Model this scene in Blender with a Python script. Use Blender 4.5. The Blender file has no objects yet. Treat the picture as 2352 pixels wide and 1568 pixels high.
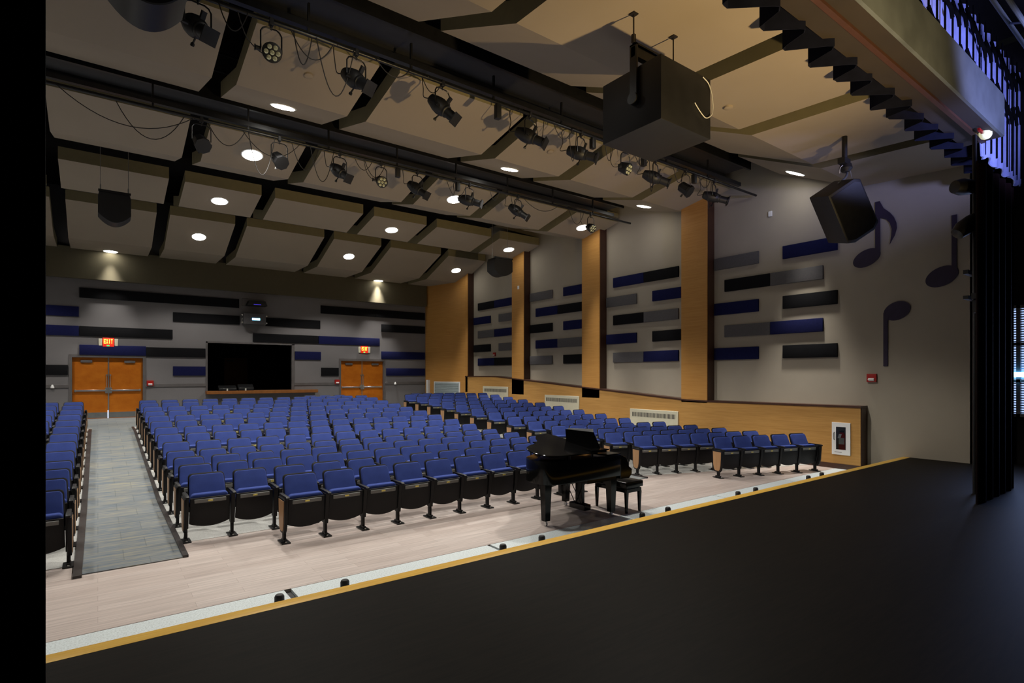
import bpy, bmesh, math, random
from mathutils import Vector, Matrix
random.seed(7)
PI = math.pi
SC = bpy.context.scene
COL = SC.collection
TH = math.atan2(1275.0, 1709.0)
CT, ST = math.cos(TH), math.sin(TH)

# ------------------------------------------------------------------ materials
def _new(name):
    m = bpy.data.materials.new(name); m.use_nodes = True
    nt = m.node_tree
    return m, nt, nt.nodes['Principled BSDF']
def flat(name, col, rough=0.6, metal=0.0, var=0.12, scale=6.0, bump=0.0, bscale=60.0, spec=0.5, coat=0.0):
    m, nt, b = _new(name)
    tc = nt.nodes.new('ShaderNodeTexCoord')
    n = nt.nodes.new('ShaderNodeTexNoise'); n.inputs['Scale'].default_value = scale; n.inputs['Detail'].default_value = 4
    nt.links.new(tc.outputs['Object'], n.inputs['Vector'])
    r = nt.nodes.new('ShaderNodeValToRGB')
    c0 = [c * (1 - var) for c in col]; c1 = [min(1, c * (1 + var)) for c in col]
    r.color_ramp.elements[0].color = (*c0, 1); r.color_ramp.elements[1].color = (*c1, 1)
    r.color_ramp.elements[0].position = .3; r.color_ramp.elements[1].position = .7
    nt.links.new(n.outputs['Fac'], r.inputs['Fac']); nt.links.new(r.outputs['Color'], b.inputs['Base Color'])
    b.inputs['Roughness'].default_value = rough; b.inputs['Metallic'].default_value = metal
    b.inputs['Specular IOR Level'].default_value = spec
    if coat: b.inputs['Coat Weight'].default_value = coat
    if bump:
        n2 = nt.nodes.new('ShaderNodeTexNoise'); n2.inputs['Scale'].default_value = bscale; n2.inputs['Detail'].default_value = 3
        nt.links.new(tc.outputs['Object'], n2.inputs['Vector'])
        bp = nt.nodes.new('ShaderNodeBump'); bp.inputs['Strength'].default_value = bump; bp.inputs['Distance'].default_value = 0.01
        nt.links.new(n2.outputs['Fac'], bp.inputs['Height']); nt.links.new(bp.outputs['Normal'], b.inputs['Normal'])
    return m
def wood(name, ca, cb, stretch=(1, 1, 20), scale=2.0, rough=0.45, coat=0.0, spec=.2):
    m, nt, b = _new(name)
    tc = nt.nodes.new('ShaderNodeTexCoord'); mp = nt.nodes.new('ShaderNodeMapping')
    mp.inputs['Scale'].default_value = stretch
    nt.links.new(tc.outputs['Object'], mp.inputs['Vector'])
    n = nt.nodes.new('ShaderNodeTexNoise'); n.inputs['Scale'].default_value = scale; n.inputs['Detail'].default_value = 6; n.inputs['Roughness'].default_value = .6
    nt.links.new(mp.outputs['Vector'], n.inputs['Vector'])
    r = nt.nodes.new('ShaderNodeValToRGB')
    r.color_ramp.elements[0].color = (*ca, 1); r.color_ramp.elements[1].color = (*cb, 1)
    r.color_ramp.elements[0].position = .3; r.color_ramp.elements[1].position = .72
    nt.links.new(n.outputs['Fac'], r.inputs['Fac']); nt.links.new(r.outputs['Color'], b.inputs['Base Color'])
    b.inputs['Roughness'].default_value = rough; b.inputs['Specular IOR Level'].default_value = spec
    if coat: b.inputs['Coat Weight'].default_value = coat
    return m
def emit(name, col, strength):
    m, nt, b = _new(name)
    b.inputs['Base Color'].default_value = (*col, 1)
    b.inputs['Emission Color'].default_value = (*col, 1); b.inputs['Emission Strength'].default_value = strength
    return m
def planks(name):
    m, nt, b = _new(name)
    tc = nt.nodes.new('ShaderNodeTexCoord')
    br = nt.nodes.new('ShaderNodeTexBrick')
    br.inputs['Scale'].default_value = 1.0; br.inputs['Brick Width'].default_value = 1.2; br.inputs['Row Height'].default_value = .15
    br.inputs['Mortar Size'].default_value = .002; br.offset = .37
    br.inputs['Color1'].default_value = (.50, .42, .385, 1); br.inputs['Color2'].default_value = (.60, .525, .49, 1); br.inputs['Mortar'].default_value = (.40, .33, .30, 1)
    nt.links.new(tc.outputs['Object'], br.inputs['Vector'])
    mp = nt.nodes.new('ShaderNodeMapping'); mp.inputs['Scale'].default_value = (1.2, 26, 1)
    nt.links.new(tc.outputs['Object'], mp.inputs['Vector'])
    n = nt.nodes.new('ShaderNodeTexNoise'); n.inputs['Scale'].default_value = 1.3; n.inputs['Detail'].default_value = 5
    nt.links.new(mp.outputs['Vector'], n.inputs['Vector'])
    r = nt.nodes.new('ShaderNodeValToRGB'); r.color_ramp.elements[0].color = (.78, .76, .75, 1); r.color_ramp.elements[1].color = (1.08, 1.06, 1.05, 1)
    r.color_ramp.elements[0].position = .3; r.color_ramp.elements[1].position = .7
    nt.links.new(n.outputs['Fac'], r.inputs['Fac'])
    mx = nt.nodes.new('ShaderNodeMix'); mx.data_type = 'RGBA'; mx.blend_type = 'MULTIPLY'; mx.inputs[0].default_value = 1
    nt.links.new(br.outputs['Color'], mx.inputs[6]); nt.links.new(r.outputs['Color'], mx.inputs[7])
    nt.links.new(mx.outputs[2], b.inputs['Base Color'])
    b.inputs['Roughness'].default_value = .45
    return m
def speckle(name, ca, cb, scale=70, rough=.4):
    m, nt, b = _new(name)
    tc = nt.nodes.new('ShaderNodeTexCoord')
    n = nt.nodes.new('ShaderNodeTexNoise'); n.inputs['Scale'].default_value = scale; n.inputs['Detail'].default_value = 3
    nt.links.new(tc.outputs['Object'], n.inputs['Vector'])
    r = nt.nodes.new('ShaderNodeValToRGB'); r.color_ramp.elements[0].color = (*ca, 1); r.color_ramp.elements[1].color = (*cb, 1)
    r.color_ramp.elements[0].position = .38; r.color_ramp.elements[1].position = .55
    nt.links.new(n.outputs['Fac'], r.inputs['Fac']); nt.links.new(r.outputs['Color'], b.inputs['Base Color'])
    b.inputs['Roughness'].default_value = rough
    return m
def carpet_mat(name):
    m, nt, b = _new(name)
    tc = nt.nodes.new('ShaderNodeTexCoord')
    mp = nt.nodes.new('ShaderNodeMapping'); mp.inputs['Scale'].default_value = (1.1, 9, 1)
    nt.links.new(tc.outputs['Object'], mp.inputs['Vector'])
    n = nt.nodes.new('ShaderNodeTexNoise'); n.inputs['Scale'].default_value = 1.6; n.inputs['Detail'].default_value = 6; n.inputs['Roughness'].default_value = .65
    nt.links.new(mp.outputs['Vector'], n.inputs['Vector'])
    r = nt.nodes.new('ShaderNodeValToRGB')
    r.color_ramp.elements[0].color = (.125, .155, .19, 1); r.color_ramp.elements[0].position = .33
    r.color_ramp.elements[1].color = (.27, .26, .21, 1); r.color_ramp.elements[1].position = .66
    e = r.color_ramp.elements.new(.5); e.color = (.19, .205, .215, 1)
    nt.links.new(n.outputs['Fac'], r.inputs['Fac'])
    br = nt.nodes.new('ShaderNodeTexBrick'); br.inputs['Scale'].default_value = 1; br.inputs['Brick Width'].default_value = .5; br.inputs['Row Height'].default_value = .5
    br.inputs['Mortar Size'].default_value = .006; br.offset = .5
    br.inputs['Color1'].default_value = (.9, .92, .95, 1); br.inputs['Color2'].default_value = (1.05, 1.03, 1, 1); br.inputs['Mortar'].default_value = (.8, .8, .8, 1)
    nt.links.new(tc.outputs['Object'], br.inputs['Vector'])
    mx = nt.nodes.new('ShaderNodeMix'); mx.data_type = 'RGBA'; mx.blend_type = 'MULTIPLY'; mx.inputs[0].default_value = 1
    nt.links.new(r.outputs['Color'], mx.inputs[6]); nt.links.new(br.outputs['Color'], mx.inputs[7])
    nt.links.new(mx.outputs[2], b.inputs['Base Color'])
    b.inputs['Roughness'].default_value = .95; b.inputs['Specular IOR Level'].default_value = .1
    return m
def glass_mat(name, rough=.02):
    m = bpy.data.materials.new(name); m.use_nodes = True; nt = m.node_tree
    for n in list(nt.nodes): nt.nodes.remove(n)
    o = nt.nodes.new('ShaderNodeOutputMaterial'); t = nt.nodes.new('ShaderNodeBsdfTransparent'); g = nt.nodes.new('ShaderNodeBsdfGlossy')
    t.inputs['Color'].default_value = (.8, .83, .84, 1); g.inputs['Roughness'].default_value = rough
    f = nt.nodes.new('ShaderNodeFresnel'); f.inputs['IOR'].default_value = 1.35
    mx = nt.nodes.new('ShaderNodeMixShader')
    nt.links.new(f.outputs[0], mx.inputs[0]); nt.links.new(t.outputs[0], mx.inputs[1]); nt.links.new(g.outputs[0], mx.inputs[2]); nt.links.new(mx.outputs[0], o.inputs[0])
    return m

M = {}
M['maple'] = wood('maple_panel', (.42, .22, .065), (.54, .30, .095), (1.0, .9, 22), 1.6, .42)
M['maple_v'] = wood('maple_pilaster', (.44, .21, .055), (.54, .28, .08), (1.0, .9, 26), 1.3, .42)
M['cap'] = flat('dark_stained_wood', (.055, .022, .012), .4)
M['nosing'] = wood('oak_nosing', (.70, .38, .05), (.80, .50, .09), (1.2, 20, 1), 2, .4)
M['door'] = wood('cherry_door', (.46, .12, .006), (.58, .175, .012), (1.6, 1, 2.2), 2, .5)
M['boothdoor'] = wood('brown_door', (.22, .08, .02), (.28, .11, .03), (3, 1, 1), 2, .5)
M['wall'] = flat('beige_painted_wall', (.38, .335, .27), .85, var=.03, scale=1.5, bump=.12, bscale=120, spec=.2)
M['wallback'] = flat('grey_painted_wall', (.19, .18, .185), .85, var=.03, scale=1.5, bump=.1, bscale=90, spec=.2)
M['bulk'] = flat('olive_beige_bulkhead', (.10, .085, .05), .9, var=.03)
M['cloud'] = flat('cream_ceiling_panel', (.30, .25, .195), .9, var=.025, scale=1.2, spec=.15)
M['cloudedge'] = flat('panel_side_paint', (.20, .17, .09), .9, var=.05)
M['void'] = flat('black_ceiling_paint', (.010, .009, .009), .95, var=.1, spec=.1)
M['black'] = flat('black_paint', (.008, .008, .009), .5, var=.2)
M['blackm'] = flat('black_metal', (.012, .012, .013), .32, .3, var=.2, scale=12)
M['gloss'] = flat('piano_black_lacquer', (.003, .003, .003), .12, var=.1, spec=.22)
M['plastic'] = flat('black_seat_shell', (.0055, .005, .006), .5, var=.15, bump=.1, bscale=160, spec=.3)
M['fabric'] = flat('blue_seat_fabric', (.045, .072, .27), .85, var=.10, scale=9, bump=.35, bscale=350, spec=.12)
M['strip'] = flat('grey_seat_edge', (.16, .16, .15), .35, var=.06)
M['plate'] = flat('brass_number_plate', (.75, .62, .16), .3, .4)
M['inset'] = wood('end_panel_laminate', (.36, .20, .10), (.46, .27, .14), (12, 12, 1), 1.2, .4)
M['chrome'] = flat('brushed_steel', (.55, .55, .55), .3, .9, var=.05)
M['bolt'] = flat('bright_bolt', (.75, .75, .7), .25, .8)
M['steel'] = flat('kick_plate_steel', (.30, .31, .31), .38, .8, var=.08)
M['navy'] = flat('navy_acoustic_felt', (.010, .012, .060), .95, var=.12, scale=20, bump=.3, bscale=250, spec=.1)
M['char'] = flat('black_acoustic_felt', (.0085, .0085, .010), .95, var=.12, scale=20, bump=.3, bscale=250, spec=.1)
M['grey'] = flat('grey_acoustic_felt', (.115, .110, .115), .95, var=.08, scale=20, bump=.3, bscale=250, spec=.1)
M['planks'] = planks('pink_vinyl_planks')
M['vct'] = speckle('pale_vinyl_tile', (.56, .62, .63), (.72, .79, .81))
M['vctw'] = speckle('white_vinyl_tile', (.44, .44, .42), (.56, .56, .54))
M['carpet'] = carpet_mat('striated_carpet_tile')
M['curb'] = flat('dark_rubber_curb', (.035, .03, .03), .4, var=.3, scale=20)
M['stage'] = wood('black_stage_floor', (.005, .004, .003), (.011, .0085, .006), (3, 30, 1), 1.2, .55, spec=.06)
M['white'] = flat('white_enamel', (.78, .78, .78), .35, var=.02)
M['cream'] = flat('cream_enamel', (.60, .57, .44), .45, var=.03)
M['slot'] = flat('dark_slot', (.03, .03, .03), .8)
M['louver'] = flat('pale_blue_louvre', (.34, .40, .42), .45, var=.04)
M['red'] = flat('red_plastic', (.35, .012, .008), .35)
M['label'] = flat('white_label', (.6, .6, .55), .6)
M['frame'] = flat('grey_steel_frame', (.11, .10, .10), .5)
M['velvet'] = flat('navy_black_velvet', (.006, .007, .016), .95, var=.2, scale=8, spec=.1)
M['maroon'] = flat('maroon_velvet', (.005, .0008, .0008), .95, var=.2, scale=5, spec=.1)
M['blackcloth'] = flat('black_velour', (.004, .004, .004), 1.0, var=.2, spec=.05)
M['swag'] = flat('blue_border_cloth', (.40, .45, .85), .8, var=.15, scale=5)
M['beam'] = flat('grey_plaster_beam', (.10, .115, .12), .7, var=.25, scale=1.8)
M['soffit_shade'] = flat('brown_soffit_shade', (.022, .014, .008), .8, var=.15, scale=2)  # brown darkened to put the beam underside's shade into the colour
M['note'] = flat('dark_purple_note_paint', (.022, .012, .040), .6)
M['lens'] = flat('led_lens_glass', (.78, .78, .50), .12, .5, var=.1)
M['lamp'] = emit('downlight_glow', (1.0, .97, .88), 22)
M['exitred'] = emit('exit_letters_glow', (1.0, .33, .03), 9)
M['exitface'] = emit('exit_face_red', (.85, .03, .01), .35)
M['green'] = emit('green_indicator', (.05, .8, .15), 1.2)
M['cyan'] = emit('projector_status_glow', (.15, .55, 1.0), 9)
M['violet'] = emit('projector_lens_glow', (.08, .05, .9), .8)
M['leak'] = emit('daylight_glow_strip', (.45, .62, 1.0), 4)
M['day'] = emit('bright_daylight_pane', (.50, .66, 1.0), .9)
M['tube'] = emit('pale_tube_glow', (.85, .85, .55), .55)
M['glass'] = glass_mat('booth_glass')
M['cable'] = flat('black_cable', (.010, .007, .006), .6)
M['wire'] = flat('steel_wire', (.30, .30, .28), .4, .6)
M['whitecable'] = flat('white_cable', (.6, .6, .58), .5)
M['silver'] = flat('polished_steel_fixture', (.5, .5, .48), .2, .9)
M['slat'] = flat('blind_slat_blue_grey', (.35, .42, .55), .5)

# ------------------------------------------------------------------ mesh helpers
class MB:
    def __init__(s): s.bm = bmesh.new(); s.T = Matrix.Identity(4)
    def v(s, p): return s.bm.verts.new(s.T @ Vector(p))
    def f(s, vs, mi=0):
        try:
            f = s.bm.faces.new(vs); f.material_index = mi; return f
        except ValueError: return None
    def box(s, x0, x1, y0, y1, z0, z1, mi=0):
        c = [(x0, y0, z0), (x1, y0, z0), (x1, y1, z0), (x0, y1, z0), (x0, y0, z1), (x1, y0, z1), (x1, y1, z1), (x0, y1, z1)]
        V = [s.v(p) for p in c]
        for q in ((0, 3, 2, 1), (4, 5, 6, 7), (0, 1, 5, 4), (1, 2, 6, 5), (2, 3, 7, 6), (3, 0, 4, 7)): s.f([V[i] for i in q], mi)
        return s
    def prism(s, poly, d, mi=0, capmi=None):
        """poly: list of 3D points (planar), d: extrusion vector"""
        d = Vector(d); a = [s.v(p) for p in poly]; b = [s.v(Vector(p) + d) for p in poly]
        n = len(poly)
        s.f(a[::-1], mi if capmi is None else capmi); s.f(b, mi if capmi is None else capmi)
        for i in range(n): s.f([a[i], a[(i + 1) % n], b[(i + 1) % n], b[i]], mi)
        return s
    def lathe(s, p0, p1, prof, n=20, mi=0, cap=True):
        """prof: list of (t along p0->p1 in metres, radius)"""
        p0 = Vector(p0); ax = (Vector(p1) - p0).normalized()
        u = ax.orthogonal().normalized(); w = ax.cross(u)
        rings = []
        for t, r in prof:
            rings.append([s.v(p0 + ax * t + (u * math.cos(2 * PI * k / n) + w * math.sin(2 * PI * k / n)) * max(r, 1e-4)) for k in range(n)])
        for a, b in zip(rings, rings[1:]):
            for k in range(n): s.f([a[k], a[(k + 1) % n], b[(k + 1) % n], b[k]], mi)
        if cap: s.f(rings[0][::-1], mi); s.f(rings[-1], mi)
        return s
    def cyl(s, p0, p1, r, n=16, mi=0):
        L = (Vector(p1) - Vector(p0)).length
        return s.lathe(p0, p1, [(0, r), (L, r)], n, mi)
    def tube(s, pts, r, n=8, mi=0):
        pts = [Vector(p) for p in pts]; rings = []; u = None
        for i, p in enumerate(pts):
            a = (pts[min(i + 1, len(pts) - 1)] - pts[max(i - 1, 0)]).normalized()
            u = a.orthogonal().normalized() if u is None else (u - a * u.dot(a)).normalized()
            w = a.cross(u)
            rings.append([s.v(p + (u * math.cos(2 * PI * k / n) + w * math.sin(2 * PI * k / n)) * r) for k in range(n)])
        for a, b in zip(rings, rings[1:]):
            for k in range(n): s.f([a[k], a[(k + 1) % n], b[(k + 1) % n], b[k]], mi)
        s.f(rings[0][::-1], mi); s.f(rings[-1], mi)
        return s
    def bevel(s, w, seg=2, angle=.6):
        bmesh.ops.recalc_face_normals(s.bm, faces=s.bm.faces)
        es = [e for e in s.bm.edges if len(e.link_faces) == 2 and e.calc_face_angle(0) > angle]
        bmesh.ops.bevel(s.bm, geom=es, offset=w, segments=seg, profile=.6, affect='EDGES')
        return s
    def mesh(s, name, mats, smooth=True):
        bmesh.ops.recalc_face_normals(s.bm, faces=s.bm.faces)
        me = bpy.data.meshes.new(name); s.bm.to_mesh(me); s.bm.free()
        for m in (mats if isinstance(mats, (list, tuple)) else [mats]): me.materials.append(m)
        if smooth:
            me.polygons.foreach_set('use_smooth', [True] * len(me.polygons)); me.set_sharp_from_angle(angle=.62)
        return me
    def obj(s, name, mats, parent=None, smooth=True):
        return link(name, s.mesh(name, mats, smooth), parent)
def link(name, me, parent=None):
    o = bpy.data.objects.new(name, me); COL.objects.link(o)
    if parent is not None: o.parent = parent
    return o
def root(name, loc, label, cat, group=None, rz=0):
    o = bpy.data.objects.new(name, None); COL.objects.link(o); o.location = loc; o.rotation_euler = (0, 0, rz)
    o.empty_display_size = .2
    return tag(o, label, cat, group)
def tag(o, label, cat, group=None, kind=None):
    o['label'] = label; o['category'] = cat
    if group: o['group'] = group
    if kind: o['kind'] = kind
    return o
def struct(o): o['kind'] = 'structure'; return o
def bx(x0, x1, y0, y1, z0, z1): return MB().box(x0, x1, y0, y1, z0, z1)
def copy_obj(o, parent=None):
    c = o.copy(); COL.objects.link(c); c.parent = parent; return c
def copy_tree(o, parent=None):
    c = copy_obj(o, parent)
    for ch in list(o.children): copy_tree(ch, c)
    return c
ORD = ['', 'first', 'second', 'third', 'fourth', 'fifth', 'sixth', 'seventh', 'eighth', 'ninth', 'tenth', 'eleventh', 'twelfth', 'thirteenth', 'fourteenth', 'fifteenth']

def flo(y):
    return 0.0 if y < 11.3 else min((y - 11.3) * .075, .60)
YK, YC, FB0 = 11.3, 19.3, .60
STZ = .39          # stage level
XL, XR, YB = -5.3, 14.3, 25.25

# ------------------------------------------------------------------ camera
cam = bpy.data.cameras.new('camera'); co = bpy.data.objects.new('camera', cam); COL.objects.link(co)
co.location = (0, 0, 2.2); co.rotation_euler = (PI / 2, 0, -TH)
cam.sensor_width = 36; cam.lens = 36 * 1275 / 2352.; cam.shift_y = 77 / 2352.; cam.clip_start = .05; cam.clip_end = 200
SC.camera = co

# ------------------------------------------------------------------ floors
def floor_strip(x0, x1, pts_y, z_off=0.0, th=.0, name='floor', mat=None):
    """sheet following the rake between x0..x1 for the given y stations, with thickness"""
    m = MB()
    top = [(m.v((x0, y, flo(y) + z_off)), m.v((x1, y, flo(y) + z_off))) for y in pts_y]
    for a, b in zip(top, top[1:]): m.f([a[0], a[1], b[1], b[0]])
    if th:
        bot = [(m.v((x0, y, flo(y) + z_off - th)), m.v((x1, y, flo(y) + z_off - th))) for y in pts_y]
        for a, b, c, d in zip(top, top[1:], bot, bot[1:]):
            m.f([a[0], b[0], d[0], c[0]]); m.f([a[1], b[1], d[1], c[1]]); m.f([c[0], d[0], d[1], c[1]])
        m.f([top[0][0], top[0][1], bot[0][1], bot[0][0]]); m.f([top[-1][0], top[-1][1], bot[-1][1], bot[-1][0]])
    return m.obj(name, mat, smooth=False)
# base slab: pink planks at the front
struct(bx(XL, XR, 5.955, 9.2, -.15, 0).obj('floor', M['planks'], smooth=False))
# pale panels along the stage with dark seams
seams = [-.94, 1.56, 4.07, 6.53, 9.02, 11.55]
xs = [XL] + seams + [13.96]
for i in range(len(xs) - 1):
    g = .035 if i in (1, 2) else .012
    struct(bx(xs[i] + g, xs[i + 1] - g, 4.5, 5.945, -.1, .0).obj('floor_pit_cover', M['vct'], smooth=False))
struct(bx(XL, XR, 4.4, 5.96, -.2, -.03).obj('floor_pit', M['black'], smooth=False))
# raked seating floor (white tile) : polygon front edges differ per block
def seating(x0, x1, ya, yb):
    m = MB(); ys = [YK, YC, 20.75]
    a = [m.v((x0, ya, .004)), m.v((x1, yb, .004))]
    rows = [a] + [[m.v((x0, y, flo(y) + .004)), m.v((x1, y, flo(y) + .004))] for y in ys]
    for p, q in zip(rows, rows[1:]): m.f([p[0], p[1], q[1], q[0]])
    b = [m.v((x0, ya, -.1)), m.v((x1, yb, -.1))]
    m.f([b[0], b[1], a[1], a[0]])
    return struct(m.obj('floor_seating', M['vctw'], smooth=False))
seating(XL, -.20, 8.15, 8.15); seating(.86, 8.28, 8.42, 8.42); seating(9.4, XR, 8.05, 6.45)
seating(-.2, .86, 11.0, 11.0); seating(8.28, 9.4, 11.0, 11.0)
def aisle(x0, x1, y0, name, label):
    ys = [y0, YK, YC, 20.75]
    o = floor_strip(x0, x1, ys, .012, .05, 'aisle_carpet', M['carpet']); tag(o, label, 'carpet')
    return o
struct(bx(XL, XR, 20.75, YB + .1, FB0 - .1, FB0 + .006).obj('floor_rear', M['carpet'], smooth=False))
aisle(-.14, .82, 7.72, 'a', 'grey blue carpet runner sloping up the left aisle to the orange doors')
aisle(8.34, 9.34, 7.75, 'b', 'grey blue carpet runner in the right aisle beside the angled seat rows')
n = 0
for x0, x1, y0, y1 in ((-.22, -.14, 7.62, 20.3), (.82, .88, 7.72, 20.5), (8.28, 8.34, 7.75, 20.5), (9.34, 9.40, 7.75, 20.5)):
    n += 1
    struct(floor_strip(x0, x1, [y0, YK, YC, y1], .03, .08, 'trim_%d' % n, M['curb']))

# ------------------------------------------------------------------ stage
struct(bx(-4, 17, -5, 4.54, STZ - .3, STZ).obj('floor_stage', M['stage'], smooth=False))
o = bx(-4, XR, 4.54, 4.675, STZ - .06, STZ + .003).bevel(.008, 2).obj('stage_nosing', M['nosing'])
tag(o, 'yellow oak nosing strip along the front edge of the black stage', 'edge trim')
struct(bx(-4, XR, 4.56, 4.62, -.1, STZ - .06).obj('wall_stage_front', M['black'], smooth=False))
px = [1.33, 1.94, 3.85, 4.45, 6.35, 6.94, 8.845, 9.41, 11.36, 11.93]
for i, x in enumerate(px):
    m = MB(); m.lathe((x, 5.34, 0), (x, 5.34, .3), [(0, .055), (.012, .055), (.014, .043), (.175, .043), (.19, .036), (.195, .03)], 18)
    t = m.obj('socket_post', M['black'])
    lab = 'short black post behind the stage edge, %s of ten counted from the left' % ORD[i + 1] if i < 9 else 'short black post behind the stage edge, furthest right of ten'
    tag(t, lab, 'post', 'short posts along the stage front')

# ------------------------------------------------------------------ walls
def hole_wall(name, y0, y1, x0, x1, z0, z1, holes, mat):
    """wall parallel to X with rectangular holes"""
    m = MB(); hs = sorted(holes); x = x0
    for (a, b, c, d) in hs:
        if a > x: m.box(x, a, y0, y1, z0, z1)
        if c > z0: m.box(a, b, y0, y1, z0, c)
        m.box(a, b, y0, y1, d, z1); x = b
    m.box(x, x1, y0, y1, z0, z1)
    return struct(m.obj(name, mat, smooth=False))
FB = .60
hole_wall('wall_back', YB, YB + .16, XL, XR + .3, -.1, 9, [(-.83, 1.45, FB - .1, 2.93), (3.48, 6.91, 1.5, 3.55), (8.9, 11.17, FB - .1, 2.95)], M['wallback'])
struct(bx(XL, 13.3, YB - .22, YB, 5.65, 6.75).obj('wall_bulkhead', M['bulk'], smooth=False))
struct(bx(XR, XR + .2, 3.3, YB + .3, -.1, 9).obj('wall_right', M['wall'], smooth=False))
struct(bx(XL - .2, XL, -5, YB + .3, -.1, 9).obj('wall_left', M['wallback'], smooth=False))
# diagonal maple corner wall
P0, P1 = Vector((13.343, YB, 0)), Vector((13.957, 22.4, 0))
dv = (P1 - P0); dn = dv.normalized(); nrm = Vector((-dn.y, dn.x, 0)) * -1
if nrm.x > 0: nrm = -nrm
def diag(t0, t1, z0, z1, off, th, name, mat, parent=None, smooth=False):
    a = P0 + dv * t0 + nrm * off; b = P0 + dv * t1 + nrm * off
    m = MB(); m.prism([(a.x, a.y, z0), (b.x, b.y, z0), (b.x, b.y, z1), (a.x, a.y, z1)], nrm * th)
    return m.obj(name, mat, parent, smooth)
struct(diag(-.02, 1.0, FB - .1, 7.2, -.2, .2, 'wall_back_corner', M['maple_v']))
# rail and dado on the back wall
for i, (a, b) in enumerate(((XL, -.83), (1.45, 3.48), (6.91, 8.9), (11.17, 13.33))):
    struct(bx(a, b, YB - .03, YB, 1.74, 1.86).bevel(.006, 1).obj('trim_back_rail', M['frame']))
# maple wainscot on the right wall
XW = 13.957
m = MB()
prof = [(5.4, 1.49), (9.6, 1.476), (10.1, 1.486), (19.9, 2.16), (22.42, 2.16)]
poly = [(XW, 5.4, -.1)] + [(XW, y, z - .045) for y, z in prof] + [(XW, 22.42, -.1)]
m.prism(poly, (XR - XW, 0, 0)); struct(m.obj('wall_right_wainscot', M['maple'], smooth=False))
m = MB(); k = [(y, z) for y, z in prof]; k[0] = (5.385, k[0][1])
poly = [(XW - .02, y, z - .045) for y, z in k] + [(XW - .02, y, z) for y, z in k[::-1]]
m.prism(poly, (XR - XW + .02, 0, 0)); struct(m.obj('trim_5', M['cap'], smooth=False))
struct(bx(XW - .012, XW, 5.4, 22.4, .0, .12).obj('baseboard_right', M['cap'], smooth=False))
# square end panel at the stage end of the wainscot
struct(bx(XW + .02, XR, 5.385, 5.4, 0, 1.44).obj('trim_6', M['cap'], smooth=False))
# pilasters
for i, (a, b) in enumerate(((9.375, 10.26), (13.62, 14.5), (17.9, 18.72), (22.2, 22.6))):
    z0 = 1.4
    m = MB(); m.box(XW, XR, a + .012, b, z0, 7.4)
    struct(m.obj('wall_pilaster', M['maple_v'], smooth=False))
    struct(bx(XW + .03, XR, a, a + .012, z0, 7.4).obj('trim_pilaster_side', M['cap'], smooth=False))

# ------------------------------------------------------------------ doors in the back wall
def double_door(idx, x0, x1, zt, yd):
    w = (x1 - x0) / 2
    fr = MB(); fr.box(x0 - .09, x0, YB - .02, YB + .18, FB, zt + .1); fr.box(x1, x1 + .09, YB - .02, YB + .18, FB, zt + .1); fr.box(x0, x1, YB - .02, YB + .18, zt, zt + .1)
    r = struct(fr.obj('door_%d' % idx, M['frame'], smooth=False)); r['label'] = 'pair of orange wood doors with steel frame'
    for k in (0, 1):
        a = x0 + k * w + .004; b = a + w - .008
        lf = bx(a, b, yd, yd + .045, FB + .012, zt - .004).obj('door_leaf', M['door'], r)
        bx(a + .01, b - .01, yd - .004, yd, FB + .03, FB + .23).obj('kick_plate', M['steel'], lf)
        bar = MB(); bar.box(a + .06, b - .06, yd - .075, yd - .035, 1.60, 1.66); bar.box(a + .06, a + .11, yd - .04, yd, 1.585, 1.675); bar.box(b - .11, b - .06, yd - .04, yd, 1.585, 1.675)
        bar.bevel(.006, 1).obj('panic_bar', M['chrome'], lf)
        hx = b - .05 if k == 0 else a + .05
        v = MB(); v.cyl((hx, yd - .04, 1.62), (hx, yd - .04, 2.2), .009, 8); v.box(hx - .045, hx + .045, yd - .06, yd, 1.53, 1.74); v.cyl((hx, yd - .05, 2.2), (hx, yd, 2.2), .028, 12)
        v.obj('door_handle', M['chrome'], lf)
        cx = (a + b) / 2 + (-.12 if k == 0 else .12)
        bx(cx - .17, cx + .17, yd - .06, yd, zt - .19, zt - .10).bevel(.008, 1).obj('door_closer', M['frame'], lf)
    xm = (x0 + x1) / 2
    bx(xm - .018, xm + .018, yd - .02, yd + .01, FB, zt).obj('mullion', M['chrome'], r)
    bx(x0, x1, yd - .06, yd + .02, FB - .005, FB + .012).obj('threshold', M['steel'], r)
    return r
d1 = double_door(1, -.74, 1.37, 2.84, YB + .11)
bx(.29, .312, YB + .085, YB + .09, FB + .0, FB + .30).obj('gap_glow_strip', M['leak'], d1)  # emissive strip stands in for daylight showing between the door leaves
double_door(2, 8.99, 11.08, 2.86, YB + .11)

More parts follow.
